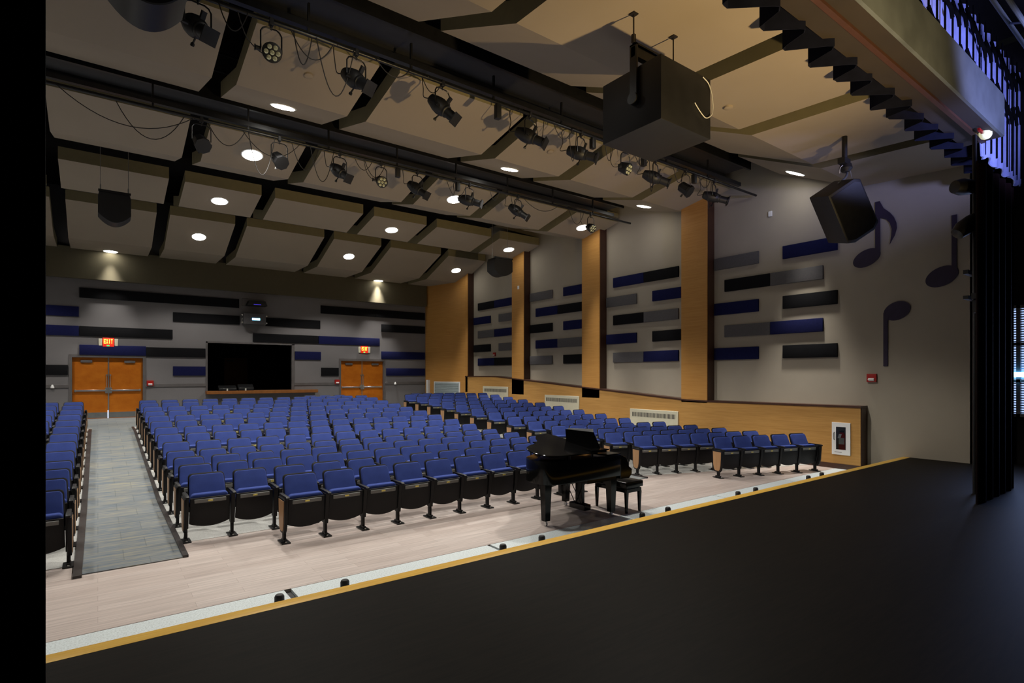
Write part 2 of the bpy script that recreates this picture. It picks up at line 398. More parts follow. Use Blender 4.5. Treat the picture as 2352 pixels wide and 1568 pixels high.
# ------------------------------------------------------------------ exit signs
LET = {'E': [(0, .2, 0, 1), (.2, 1, .82, 1), (.2, .85, .42, .6), (.2, 1, 0, .18)], 'I': [(.35, .65, 0, 1)], 'T': [(.38, .62, 0, .82), (0, 1, .82, 1)]}
def letter(m, ch, x, z, w, h, y):
    if ch == 'X':
        for s in (0, 1):
            a, b = (0, 1) if s == 0 else (1, 0)
            m.prism([(x + (a * .76) * w, y, z), (x + (a * .76 + .24) * w, y, z), (x + (b * .76 + .24) * w, y, z + h), (x + b * .76 * w, y, z + h)], (0, -.006 - .001 * s, 0))
    else:
        for a, b, c, d in LET[ch]: m.box(x + a * w, x + b * w, y - .006, y, z + c * h, z + d * h)
def exit_sign(x, z, lab):
    r = root('exit_sign', (x, YB, z), lab, 'exit sign', 'exit signs on the back wall')
    bx(-.17, .17, -.06, 0, -.16, .16).bevel(.006, 1).obj('housing', M['exitface'], r)
    m = MB()
    for i, ch in enumerate('EXIT'): letter(m, ch, -.135 + i * .07, -.045, .054, .16, -.062)
    m.obj('lettering', M['exitred'], r, smooth=False)
    for s in (-1, 1): bx(s * .235 - .05, s * .235 + .05, -.055, 0, -.15, .13).bevel(.006, 1).obj('lamp_head', M['cream'], r)
    bx(-.05, .03, -.065, -.06, -.145, -.10).obj('indicator', M['green'], r)
exit_sign(.31, 3.40, 'red lit EXIT sign above the left pair of orange doors')
exit_sign(10.10, 3.40, 'red lit EXIT sign above the right pair of orange doors')

# ------------------------------------------------------------------ control booth
bth = MB()
bth.box(3.2, 7.3, 29.0, 29.1, .6, 4.2); bth.box(3.1, 3.2, YB + .16, 29, .6, 4.2); bth.box(7.3, 7.4, YB + .16, 29, .6, 4.2)
bth.box(3.1, 7.4, YB + .16, 29.1, 4.2, 4.3); bth.box(3.1, 7.4, YB + .16, 29.1, .5, .6)
struct(bth.obj('wall_booth', M['void'], smooth=False))
w = MB(); w.box(3.48, 3.54, YB - .03, YB + .17, 1.5, 3.55); w.box(6.80, 6.91, YB - .03, YB + .17, 1.5, 3.55); w.box(3.48, 6.91, YB - .03, YB + .17, 3.50, 3.56); w.box(3.48, 6.91, YB - .0, YB + .17, 1.5, 1.56)
wn = struct(w.obj('window_1', M['frame'], smooth=False))
bx(3.54, 6.80, YB + .08, YB + .085, 1.56, 3.5).obj('window_glass', M['glass'], wn, smooth=False)
bd = bx(4.75, 5.75, 28.93, 29.0, .6, 3.0).obj('booth_door', M['boothdoor'], smooth=False); tag(bd, 'dim brown door seen through the dark booth window', 'door')
bx(4.85, 5.15, 28.90, 28.93, 2.83, 2.90).obj('door_closer', M['frame'], bd)
o = bx(3.46, 7.82, YB - .42, YB, 1.43, 1.56).bevel(.01, 1).obj('booth_counter', M['boothdoor']); tag(o, 'long narrow wooden counter below the dark booth window', 'counter')
for i, (a, b, h, lab) in enumerate(((3.9, 4.55, .22, 'black mixing console at the left on the booth counter'), (4.62, 5.2, .26, 'black equipment case beside the mixing console on the booth counter'))):
    r = root('audio_equipment', ((a + b) / 2, YB - .22, 1.56), lab, 'equipment', 'gear on the booth counter')
    m = MB(); hw = (b - a) / 2; m.prism([(-hw, -.12, 0), (-hw, .15, 0), (-hw, .15, h), (-hw, -.12, h * .45)], (hw * 2, 0, 0)); m.bevel(.008, 1).obj('case', M['blackm'], r)
    bx(-.05, .0, -.13, -.121, .0, .09).obj('paper_tag', M['label'], r)
# projectors
r = root('wall_projector', (5.22, YB, 4.55), 'grey projector with cyan status light on the back wall above the booth', 'projector')
bx(-.42, .44, -.40, 0, -.24, .20).bevel(.015, 2).obj('body', M['grey'], r)
bx(-.10, .20, -.41, -.40, -.075, .01).obj('status_light', M['cyan'], r)
for s in (-.47, .47):
    for z in (-.18, .12): MB().cyl((s, -.3, z), (s + .001, -.36, z), .03, 10).obj('bolt_cap', M['bolt'], r)
m = MB(); m.cyl((-.5, -.38, -.22), (-.47, -.38, .0), .012, 8); m.obj('safety_strap', M['wire'], r)
r = root('ceiling_projector', (5.28, YB, 5.08), 'black projector on a pale bracket hanging above the grey projector', 'projector')
bx(-.48, .38, -.06, 0, .0, .30).bevel(.008, 1).obj('bracket_plate', M['frame'], r)
m = MB(); m.prism([(-.36, -.5, .0), (.42, -.5, .0), (.34, -.5, .2), (-.28, -.5, .2)], (0, .44, 0)); m.bevel(.015, 2).obj('body', M['black'], r)
bx(-.12, .16, -.505, -.5, .03, .05).obj('lens_light', M['violet'], r)

# ------------------------------------------------------------------ acoustic panels, back wall
CN = {'navy': 'navy', 'char': 'black', 'grey': 'grey'}
def bpanel(x0, x1, z0, mat, lab):
    m = bx(x0 + .006, x1 - .006, YB - .055, YB, z0, z0 + .36); m.bevel(.012, 2)
    o = m.obj('acoustic_panel', M[mat]); tag(o, lab, 'acoustic panel', 'fabric panels on the back wall')
bpanel(-.54, 2.08, 4.98, 'char', 'black fabric wall panel in the top row, left of the projectors, left half')
bpanel(2.08, 4.70, 4.98, 'char', 'black fabric wall panel in the top row ending at the projector bracket')
bpanel(8.05, 10.68, 4.98, 'char', 'black fabric wall panel in the top row, high above the right doors')
bpanel(10.68, 13.3, 4.98, 'char', 'black fabric wall panel in the top row, touching the wood corner')
bpanel(-3.2, -.54, 4.29, 'navy', 'navy fabric wall panel in the second row at the far left edge')
bpanel(2.34, 4.72, 4.29, 'char', 'black fabric wall panel directly left of the grey projector')
bpanel(5.72, 8.04, 4.29, 'char', 'black fabric wall panel directly right of the grey projector')
bpanel(10.95, 13.3, 4.29, 'char', 'black fabric wall panel in the second row beside the wood corner')
bpanel(-3.2, -.54, 3.60, 'navy', 'navy fabric wall panel in the third row at the far left edge')
bpanel(-.54, 2.34, 3.60, 'char', 'black fabric wall panel just above the left EXIT sign')
bpanel(5.22, 7.95, 3.60, 'char', 'black fabric wall panel just above the booth window')
bpanel(7.95, 10.87, 3.60, 'navy', 'bright navy fabric wall panel just above the right EXIT sign')
bpanel(-.54, 1.47, 2.93, 'navy', 'navy fabric wall panel over the left pair of doors')
bpanel(1.47, 3.47, 2.90, 'char', 'black fabric wall panel between the left doors and the booth window')
bpanel(6.93, 8.07, 2.88, 'navy', 'short navy fabric wall panel right of the booth window')
bpanel(10.95, 13.3, 2.98, 'navy', 'navy fabric wall panel upper right of the right doors')
bpanel(-3.2, -.85, 2.20, 'char', 'black fabric wall panel left of the left pair of doors')
bpanel(2.34, 3.47, 2.18, 'navy', 'short navy fabric wall panel touching the left side of the booth window')
bpanel(8.07, 8.88, 2.17, 'char', 'short black fabric wall panel left of the right pair of doors')
bpanel(11.2, 13.3, 2.17, 'navy', 'navy fabric wall panel lower right of the right doors')

# ------------------------------------------------------------------ acoustic panels, right wall
RZ = [5.21, 4.56, 3.915, 3.27, 2.635]; RN = ['top', 'second', 'middle', 'fourth', 'bottom']
BN = ['right wall bay nearest the stage', 'second right wall bay', 'third right wall bay', 'right wall bay furthest from stage']
bays = [
 [[(8.01, 9.36, 'grey'), (6.02, 7.36, 'navy')], [(7.69, 9.03, 'char'), (6.35, 7.69, 'grey')], [(8.01, 9.36, 'navy'), (6.02, 7.36, 'char')], [(7.69, 9.03, 'grey'), (6.35, 7.69, 'navy')], [(8.01, 9.36, 'navy'), (6.02, 7.36, 'char')]],
 [[(11.94, 13.28, 'navy'), (10.58, 11.94, 'char')], [(12.23, 13.6, 'grey'), (10.3, 11.59, 'navy')], [(11.94, 13.28, 'char'), (10.58, 11.94, 'grey')], [(12.23, 13.6, 'navy'), (10.3, 11.59, 'char')], [(11.94, 13.28, 'grey'), (10.58, 11.94, 'navy')]],
 [[(16.48, 17.88, 'grey'), (14.54, 15.84, 'navy')], [(16.16, 17.51, 'navy'), (14.8, 16.16, 'char')], [(16.48, 17.88, 'char'), (14.54, 15.84, 'navy')], [(16.17, 17.51, 'navy'), (14.8, 16.17, 'grey')], [(16.48, 17.88, 'grey'), (14.54, 15.84, 'char')]],
 [[(20.45, 21.79, 'char'), (19.1, 20.45, 'navy')], [(20.76, 22.15, 'navy'), (18.78, 20.11, 'grey')], [(20.44, 21.79, 'grey'), (19.1, 20.44, 'navy')], [(20.76, 22.15, 'char'), (18.78, 20.11, 'grey')], [(20.44, 21.79, 'navy'), (19.1, 20.44, 'char')]]]
for bi, rows in enumerate(bays):
    for ri, row in enumerate(rows):
        for k, (a, b, c) in enumerate(row):
            m = bx(XR - .055, XR, a + .005, b - .005, RZ[ri], RZ[ri] + .335); m.bevel(.012, 2)
            o = m.obj('acoustic_panel', M[c])
            tag(o, '%s %s fabric panel, %s row, %s' % ('left' if k == 0 else 'right', CN[c], RN[ri], BN[bi]), 'acoustic panel', 'fabric panels on the right wall')

# ------------------------------------------------------------------ music notes on the right wall
def ell(cy, cz, a, b, ang, n=36):
    return [(cy + a * math.cos(t) * math.cos(ang) - b * math.sin(t) * math.sin(ang), cz + a * math.cos(t) * math.sin(ang) + b * math.sin(t) * math.cos(ang)) for t in [2 * PI * i / n for i in range(n)]]
def note(polys, lab):
    r = root('music_note', (XR, sum(p[0] for p in polys[0]) / len(polys[0]), sum(p[1] for p in polys[0]) / len(polys[0])), lab, 'wall decoration', 'music notes on the right wall')
    nm = ['note_head', 'stem', 'flag']
    for i, p in enumerate(polys):
        m = MB(); y0, z0 = r.location.y, r.location.z
        m.prism([(-.012, y - y0, z - z0) for y, z in p], (-.012 - .001 * i, 0, 0)); m.obj(nm[i], M['note'], r, smooth=False)
flag = [(5.22, 6.16), (5.13, 6.16), (5.05, 5.98), (4.93, 5.86), (4.85, 5.74), (4.80, 5.60), (4.79, 5.48), (4.83, 5.33), (4.93, 5.14), (4.90, 5.32), (4.89, 5.48), (4.93, 5.62), (5.0, 5.72), (5.10, 5.77), (5.22, 5.77)]
note([ell(5.40, 4.91, .30, .19, -.40), [(5.22, 4.95), (5.12, 4.95), (5.12, 6.15), (5.22, 6.15)], flag], 'dark eighth note with curved flag, partly behind the tilted loudspeaker')
note([ell(3.97, 4.28, .30, .20, -.40), [(3.80, 4.33), (3.71, 4.33), (3.71, 5.53), (3.80, 5.53)]], 'dark quarter note with stem pointing up, closest to the stage curtain')
note([ell(4.79, 3.63, .27, .20, -.38), [(5.055, 3.60), (4.965, 3.60), (4.965, 2.40), (5.055, 2.40)]], 'dark upside down quarter note with stem pointing down, above the fire alarm')

# ------------------------------------------------------------------ wall equipment
def radiator(y0, y1, z1, z0, lab):
    r = root('unit_ventilator', (XW, (y0 + y1) / 2, z0), lab, 'vent cover', 'cream vent covers in the wood wall')
    h = (y1 - y0) / 2; H = z1 - z0
    bx(-.05, 0, -h, h, 0, H).bevel(.008, 1).obj('cover', M['cream'], r)
    m = MB(); k = int((y1 - y0 - .16) / .047)
    for i in range(k): m.box(-.054, -.05, -h + .09 + i * .047, -h + .09 + i * .047 + .024, H - .24, H - .10)
    m.obj('grille', M['slot'], r, smooth=False)
radiator(18.955, 20.844, 1.70, .62, 'cream vent cover furthest from the stage, behind the last angled rows')
radiator(14.628, 16.527, 1.435, .40, 'cream vent cover in the middle of the wood wall')
radiator(10.349, 12.214, 1.11, .10, 'cream vent cover nearest the stage, the largest in view')
r = root('louvre_grille', (P0.x + dv.x * .55, P0.y + dv.y * .55, 1.0), 'pale blue grey louvre panel in the wood corner wall', 'grille')
fr = diag(.235, .88, .7, 1.88, 0, .03, 'grille_frame', M['white']); sl = diag(.26, .855, .75, 1.83, .005, .035, 'grille_slats', M['louver'])
m = MB()
for i in range(13):
    z = .78 + i * .08; a = P0 + dv * .265 + nrm * .04; b = P0 + dv * .85 + nrm * .04
    m.prism([(a.x, a.y, z), (b.x, b.y, z), (b.x, b.y, z + .045), (a.x, a.y, z + .045)], nrm * .015 + Vector((0, 0, -.01)))
s2 = m.obj('slat', M['louver'])
for c in (fr, sl, s2): c.parent = r; c.matrix_parent_inverse = Matrix.Translation(-r.location)
o = diag(.07, .125, .75, 1.96, 0, .12, 'wall_cabinet', M['white']); tag(o, 'slim white box fixed to the wood corner wall left of the louvre', 'cabinet')

# fire extinguisher cabinet
r = root('extinguisher_cabinet', (XW, 5.806, .334), 'white recessed cabinet with glass door on the wood wall beside the stage', 'cabinet')
m = MB(); W, H = .20, .752
m.box(-.03, 0, -W, W, 0, .12); m.box(-.03, 0, -W, W, H - .10, H); m.box(-.03, 0, -W, -.105, .12, H - .10); m.box(-.03, 0, .108, W, .12, H - .10)
m.obj('door_frame', M['white'], r, smooth=False)
m = MB(); m.box(-.004, .0, -.105, .108, .12, H - .1); m.obj('back_plate', M['frame'], r, smooth=False)
bx(-.026, -.024, -.105, .108, .12, H - .1).obj('glass_pane', M['glass'], r, smooth=False)
m = MB(); m.tube([(-.03, .145, .34), (-.055, .145, .36), (-.055, .145, .50), (-.03, .145, .52)], .007); m.obj('handle', M['black'], r)
m = MB(); m.box(-.0315, -.03, -.02, .14, .055, .066); m.obj('lettering', M['frame'], r, smooth=False)
# rear recess so that the bottle sits inside
r2 = root('fire_extinguisher', (XW - .0, 5.79, .46), 'red fire extinguisher with white label inside the wall cabinet', 'fire extinguisher')
m = MB(); m.lathe((-.014, 0, 0), (-.014, 0, 1), [(0, .06), (.01, .07), (.33, .07), (.38, .05), (.41, .025)], 24)
for v in m.bm.verts: v.co.x = -.0135 + (v.co.x + .014) * .12
m.obj('cylinder', M['red'], r2)
m = MB(); m.box(-.0235, -.0225, -.055, .065, .12, .27); m.obj('label_band', M['label'], r2)
m = MB(); m.prism([(-.0240, .03, .26), (-.0240, .09, .26), (-.0240, .06, .36), (-.0240, .0, .36)], (.001, 0, 0)); m.obj('inspection_tag', M['white'], r2, smooth=False)
m = MB(); m.box(-.022, -.01, -.04, .05, .40, .43); m.box(-.022, -.01, -.04, .02, .43, .445); m.obj('lever', M['black'], r2)

def alarm(loc, rz, s, lab, mat='red', name='fire_alarm'):
    r = root(name, loc, lab, 'fire alarm' if mat == 'red' else 'emergency light', None, rz)
    bx(-.1 * s, .1 * s, -.06 * s, 0, -.09 * s, .1 * s).bevel(.01 * s, 2).obj('housing', M[mat], r)
    m = MB(); m.prism([(-.06 * s, -.06 * s, -.07 * s), (-.06 * s, -.06 * s, .0), (-.06 * s, -.11 * s, -.03 * s)], (.12 * s, 0, 0)); m.bevel(.004, 1).obj('strobe_lens', M['white'], r)
# face -X means local -Y -> world -X : rz = -90deg
alarm((XR, 5.285, 2.13), -PI / 2, 1.0, 'red fire alarm with strobe on the right wall near the stage')
alarm((XR - .0, 20.45, 3.12), -PI / 2, .9, 'small red alarm box high on the furthest bay of the right wall')
alarm((1.60, YB, 1.88), 0, 1.1, 'red alarm box on the back wall right of the left doors')
alarm((8.80, YB, 1.88), 0, 1.1, 'red alarm box on the back wall left of the right doors')
for x, lab in ((-1.28, 'small round white light on the back wall rail left of the left doors'), (11.68, 'small round white light on the back wall rail right of the right doors')):
    r = root('wall_light', (x, YB - .03, 1.80), lab, 'wall light')
    MB().lathe((0, 0, -.06), (0, 0, .1), [(0, .055), (.04, .055), (.12, .02)], 14).obj('shade', M['white'], r)
    bx(-.05, .05, -.02, .03, -.08, -.05).obj('mount', M['frame'], r)
for (y, z, lab, xx) in ((7.70, 6.47, 'small white sensor box high on the right wall near the stage', XR), (18.25, 5.82, 'small white sensor box high on the third wood pilaster', XW)):
    o = bx(xx - .03, xx, y - .05, y + .05, z - .07, z + .07).bevel(.006, 1).obj('wall_sensor', M['white']); tag(o, lab, 'sensor')

# ------------------------------------------------------------------ ceiling
struct(bx(XL, XR + .2, -5, YB + .3, 8.9, 9.0).obj('ceiling', M['void'], smooth=False))
XSEG = [(-5.2, -3.45), (-3.08, -1.14), (-.77, 1.51), (1.88, 3.80), (4.17, 6.86), (7.23, 9.15), (9.55, 11.88), (12.26, 14.2)]
BANDS = [[(3.38, 6.47), (5.5, 6.57), (7.40, 7.42)], [(8.82, 7.40), (10.34, 7.12), (11.83, 7.50)], [(12.98, 7.40), (14.43, 7.08), (15.86, 7.44)], [(17.22, 7.40), (18.72, 7.10), (20.1, 7.46)], [(21.06, 7.40), (23.1, 6.66), (25.02, 6.68)]]
BNM = ['row nearest stage', 'second row', 'third row', 'fourth row', 'row at back wall']
for bi, B in enumerate(BANDS):
    for si, (a, b) in enumerate(XSEG):
        m = MB(); th = .30
        lo = [(a, y, z) for y, z in B]; up = [(a, y, z + th) for y, z in B[::-1]]
        m.prism(lo + up, (b - a, 0, 0), mi=0, capmi=1)
        m.bm.faces.ensure_lookup_table()
        for f in m.bm.faces:
            f.normal_update()
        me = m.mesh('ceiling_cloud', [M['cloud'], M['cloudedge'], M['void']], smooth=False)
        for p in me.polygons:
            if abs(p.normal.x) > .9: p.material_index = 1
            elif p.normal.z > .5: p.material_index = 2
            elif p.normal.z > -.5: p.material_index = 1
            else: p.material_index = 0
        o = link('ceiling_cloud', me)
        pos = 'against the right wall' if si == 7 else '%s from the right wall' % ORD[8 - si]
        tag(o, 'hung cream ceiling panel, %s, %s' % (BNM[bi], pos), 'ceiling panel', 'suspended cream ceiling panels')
def bandz(bi, y):
    B = BANDS[bi]
    for (y0, z0), (y1, z1) in zip(B, B[1:]):
        if y0 <= y <= y1: return z0 + (z1 - z0) * (y - y0) / (y1 - y0), math.atan2(z1 - z0, y1 - y0)
    return B[-1][1], 0
# downlights
disc = MB(); disc.lathe((0, 0, .002), (0, 0, -.02), [(0, .235), (.012, .235), (.016, .215)], 28); DISC = disc.mesh('trim_ring', M['white'])
lens = MB(); lens.lathe((0, 0, -.015), (0, 0, -.03), [(0, .205), (.004, .205)], 28); LENS = lens.mesh('lens', M['lamp'], smooth=False)
CN3 = {2.83: 'left column', 8.19: 'middle column', 13.25: 'right column', 13.55: 'right column', -2.53: 'far left column', .37: 'over the left doors', 10.67: 'over the right doors'}
def spot(name, loc, power, size, blend, col=(1, .955, .87), rad=.18, aim=None):
    l = bpy.data.lights.new(name, 'SPOT'); l.energy = power; l.spot_size = size; l.spot_blend = blend; l.color = col; l.shadow_soft_size = rad
    o = bpy.data.objects.new(name, l); COL.objects.link(o); o.location = loc
    if aim is not None: o.rotation_euler = (Vector(aim) - Vector(loc)).to_track_quat('-Z', 'Y').to_euler()
    return o
DL = [(0, 2.83, 6.68), (0, 8.19, 6.68), (0, 13.55, 6.68)]
for bi, y in ((1, 11.08), (2, 13.73), (3, 17.98), (4, 22.08)):
    for x in (-2.53, 2.83, 8.19, 13.25): DL.append((bi, x, y))
DL += [(4, .37, 24.80), (4, 10.67, 24.90)]
PW = 780
for bi, x, y in DL:
    z, sl = bandz(bi, y)
    r = root('recessed_downlight', (x, y, z), 'round lit ceiling light, %s, %s' % (BNM[bi], CN3[x]), 'ceiling light', 'round lights in the ceiling panels')
    r.rotation_euler = (sl, 0, 0)
    link('trim_ring', DISC, r); link('lens', LENS, r)
    k = (1.15, .95, 1.0, 1.0, .9)[bi]
    if bi == 4 and y > 24: P, sz, bl_ = PW * (1.0 if x < 5 else 2.2), 54, .9
    elif bi == 0 and x > 13: P, sz, bl_ = PW * 3.0, 40, 1.0
    elif x > 13: P, sz, bl_ = PW * k * 2.2, 36, 1.0
    else: P, sz, bl_ = PW * k * (1.15 if x > 5 else .95), 116, .30
    spot('downlight_beam', (x, y, z - .06), P, math.radians(sz), bl_)
# detectors
for bi, x, y, lab in ((1, 2.85, 9.56, 'small round detector on the second row panel above the left spotlights'), (1, 8.21, 9.55, 'small round detector on the second row panel behind the big black box'), (0, 8.20, 5.12, 'small round detector on the row nearest the stage')):
    z, sl = bandz(bi, y); m = MB(); m.lathe((0, 0, 0), (0, 0, -1), [(0, .075), (.03, .07), (.04, .04)], 18); o = m.obj('smoke_detector', M['cloud']); o.location = (x, y, z); o.rotation_euler = (sl, 0, 0); tag(o, lab, 'detector')

# catwalks in the two lighting slots
for yc, zc, lab in ((8.12, 7.45, 'black catwalk above the front row of stage lights'), (12.4, 7.5, 'black catwalk above the rear row of stage lights')):
    r = root('catwalk', (4.5, yc, zc), lab, 'catwalk')
    hw = 8.9
    bx(-hw - .8, hw, -.36, .36, .1, .22).obj('deck', M['black'], r, smooth=False)
    for s in (-1, 1):
        m = MB(); m.box(-hw - .8, hw, s * .36 - .03, s * .36 + .03, .0, .3); m.cyl((-hw - .8, s * .36, .95), (hw, s * .36, .95), .025, 8); m.cyl((-hw - .8, s * .36, .6), (hw, s * .36, .6), .02, 8)
        for i in range(10): m.cyl((-hw + i * 1.9, s * .36, .2), (-hw + i * 1.9, s * .36, .97), .022, 8)
        m.obj('railing', M['blackm'], r)

# ------------------------------------------------------------------ lighting pipes
PIPES = {1: (8.05, 7.03, 14.2), 2: (12.0, 7.06, 13.69)}
for k, (y, z, xe) in PIPES.items():
    m = MB(); m.cyl((-4.5, y, z), (xe, y, z), .03, 12); m.box(-4.5, xe - .8, y - .045, y + .045, z + .08, z + .17)
    x = -4
    while x < xe - 1: m.box(x - .015, x + .015, y - .02, y + .02, z, z + .45); x += 1.6
    o = m.obj('lighting_pipe', M['blackm']); tag(o, 'long black lighting pipe %s' % ('nearest the stage, under the front slot' if k == 1 else 'further back, under the rear slot'), 'pipe')

def frame_to(d):
    d = Vector(d).normalized(); sx = d.cross(Vector((0, 0, 1))).normalized(); up = sx.cross(d)
    return d, sx, up
def yoke(r, drop, w, rr=.011):
    m = MB(); z = -.10
    m.tube([(-w, 0, -drop), (-w, 0, z - .07), (-w + .03, 0, z - .02), (-w * .5, 0, z), (w * .5, 0, z), (w - .03, 0, z - .02), (w, 0, z - .07), (w, 0, -drop)], rr, 8); m.obj('yoke', M['blackm'], r)
    m = MB(); m.box(-.03, .03, -.035, .035, -.06, .045); m.cyl((0, 0, -.12), (0, 0, -.04), .014, 8); m.bevel(.006, 1).obj('clamp', M['black'], r)
def profile_light(x, k, lab, ang=-.62, yaw=.25, s=1.0, mat='black'):
    y, z, _ = PIPES[k]
    r = root('profile_spotlight', (x, y, z), lab, 'stage light', 'black profile spotlights on the pipes', yaw * .6)
    yoke(r, .42, .155)
    c = Vector((0, 0, -.42)); d = Vector((math.sin(yaw) * math.cos(ang), -math.cos(yaw) * math.cos(ang), math.sin(ang)))
    a = c - d * .30 * s
    m = MB(); m.lathe(a, a + d, [(0, .05), (.015, .085), (.07, .10), (.16, .125 * s), (.25, .135 * s), (.34, .12 * s), (.38, .095)], 20); m.obj('reflector_housing', M[mat], r)
    m = MB(); b = a + d * .37; m.lathe(b, b + d, [(0, .10), (.04, .10), (.05, .082), (.22, .082), (.23, .098), (.27, .098), (.272, .08)], 20)
    _, sx, up = frame_to(d); e = b + d * .27
    q = [e + sx * .10 + up * .10, e - sx * .10 + up * .10, e - sx * .10 - up * .10, e + sx * .10 - up * .10]; m.prism(q, -d * .02); m.obj('lens_barrel', M['black'], r)
    m = MB(); m.cyl(c + d * .02 - up * .11, c + d * .0 - up * .19, .012, 8); m.lathe(c - up * .18, c - up * .25, [(0, .012), (.02, .026), (.05, .024)], 10); m.cyl(c + sx * .12, c + sx * .2, .025, 10); m.obj('knob', M['blackm'], r)
    m = MB(); m.prism([c + up * .12 + sx * .03, c + up * .12 - sx * .03, c + up * .22 - sx * .03, c + up * .22 + sx * .03], d * .04); m.obj('shutter_handle', M['black'], r)
    cable_pts = [a - Vector((0, 0, .0)), a - d * .12 + Vector((-.05, 0, -.06)), a + Vector((-.16, 0, .10)), a + Vector((-.18, 0, .32)), Vector((-.30, 0, -.02))]
    m = MB(); m.tube(smooth_curve(cable_pts), .008, 6); m.obj('power_cord', M['cable'], r)
    return r
def smooth_curve(P, n=6):
    P = [Vector(p) for p in P]; out = []
    Q = [P[0]] + P + [P[-1]]
    for i in range(1, len(Q) - 2):
        for j in range(n):
            t = j / n; a, b, c, d = Q[i - 1], Q[i], Q[i + 1], Q[i + 2]
            out.append(.5 * ((2 * b) + (-a + c) * t + (2 * a - 5 * b + 4 * c - d) * t * t + (-a + 3 * b - 3 * c + d) * t ** 3))
    out.append(P[-1]); return out
def led_par(x, k, lab, yaw=-.1, ang=-.5):
    y, z, _ = PIPES[k]
    r = root('led_par_light', (x, y, z), lab, 'stage light', 'round LED lights with seven lenses', 0)
    yoke(r, .40, .135)
    c = Vector((0, 0, -.42)); d = Vector((math.sin(yaw) * math.cos(ang), -math.cos(yaw) * math.cos(ang), math.sin(ang))); _, sx, up = frame_to(d)
    a = c - d * .14
    m = MB(); m.lathe(a, a + d, [(0, .07), (.02, .10), (.17, .125), (.235, .128), (.24, .118)], 24); m.obj('body', M['black'], r)
    m = MB(); f = a + d * .238
    for i in range(7):
        p = f if i == 0 else f + (sx * math.cos(i * PI / 3) + up * math.sin(i * PI / 3)) * .076
        m.lathe(p, p + d, [(0, .031), (.012, .029), (.022, .015)], 14)
    m.obj('lens', M['lens'], r)
    m = MB(); m.cyl((-.135, 0, -.42), (-.20, 0, -.42), .03, 10); m.box(-.215, -.2, -.012, .012, -.46, -.38); m.obj('knob', M['black'], r)
    m = MB(); m.tube(smooth_curve([a, a - d * .1 + Vector((-.1, 0, -.05)), a + Vector((-.3, 0, .1)), Vector((-.42, 0, -.02))]), .007, 6); m.obj('power_cord', M['cable'], r)
def fresnel(x, k, lab, mat='black', yaw=.3, ang=-.7):
    y, z, _ = PIPES[k]
    r = root('fresnel_light', (x, y, z), lab, 'stage light', 'short boxy fresnel lights')
    yoke(r, .40, .16, .009)
    c = Vector((0, 0, -.45)); d = Vector((math.sin(yaw) * math.cos(ang), -math.cos(yaw) * math.cos(ang), math.sin(ang))); _, sx, up = frame_to(d)
    a = c - d * .16
    m = MB(); m.lathe(a, a + d, [(0, .08), (.01, .12), (.22, .13), (.23, .15), (.29, .15), (.292, .12)], 8); m.obj('body', M['black'], r)
    m = MB(); m.lathe(a - d * .04, a + d, [(0, .05), (.03, .09), (.1, .11)], 16); m.obj('rear_cap', M[mat], r)
    m = MB(); m.cyl(c - up * .13, c - up * .2, .02, 10); m.cyl(c - sx * .13, c - sx * .18, .025, 10); m.obj('knob', M[mat], r)

# pipe 1 (front)
profile_light(1.02, 1, 'large black profile spotlight at the upper left, nearest the frame corner', s=1.05)
led_par(1.90, 1, 'LED stage light with seven pale lenses, the big one at the upper left')
profile_light(3.10, 1, 'black profile spotlight with bright spots, right of the big LED light')
profile_light(4.57, 1, 'black profile spotlight alone on the front pipe, middle left', yaw=.35, ang=-.75)
o = bx(5.69 - .05, 5.69 + .05, 8.0, 8.1, 6.74, 7.0).bevel(.012, 2).obj('junction_box', M['black']); tag(o, 'small black box hanging alone under the front lighting pipe', 'box')
profile_light(6.42, 1, 'black profile spotlight just left of the hanging black cube speaker', yaw=.4, ang=-.5)
profile_light(7.73, 1, 'black profile spotlight below the left corner of the cube speaker', yaw=.45, ang=-.35)
led_par(9.02, 1, 'LED stage light right below the cube speaker', yaw=.25)
profile_light(10.02, 1, 'black profile spotlight right of the LED light below the cube speaker', yaw=.5, ang=-.4)
fresnel(11.13, 1, 'small boxy black stage light on the right of the front pipe')
profile_light(12.27, 1, 'black profile spotlight last on the right end of the front pipe', yaw=.5, ang=-.3, s=.95)
# pipe 2 (rear)
fresnel(1.58, 2, 'dark boxy stage light in the shadowed gap, leftmost on the rear pipe', yaw=.2)
fresnel(2.99, 2, 'boxy stage light with shiny steel back on the rear pipe', 'silver')
profile_light(4.25, 2, 'black profile spotlight second from the left LED light on the rear pipe')
led_par(5.21, 2, 'LED stage light in the middle of the rear pipe')
profile_light(6.13, 2, 'black profile spotlight right of the middle LED light on the rear pipe', yaw=.3)
profile_light(7.60, 2, 'black profile spotlight beside the bright ceiling light on the rear pipe', yaw=.5, ang=-.3)
profile_light(9.16, 2, 'grey black profile spotlight on the right part of the rear pipe', yaw=.4, mat='blackm')
led_par(11.92, 2, 'LED stage light last on the right end of the rear pipe')
for i, (x, k) in enumerate(((8.05, 1), (9.62, 1), (11.45, 1), (5.62, 2), (7.25, 2))):
    y, z, _ = PIPES[k]
    o = bx(x - .05, x + .05, y - .05, y + .05, z - .24, z - .03).bevel(.012, 2).obj('outlet_box', M['black'])
    tag(o, 'small black outlet box on the %s pipe, %s from the left' % ('front' if k == 1 else 'rear', ORD[i + 1] if i < 3 else ORD[i - 2]), 'box', 'outlet boxes on the pipes')
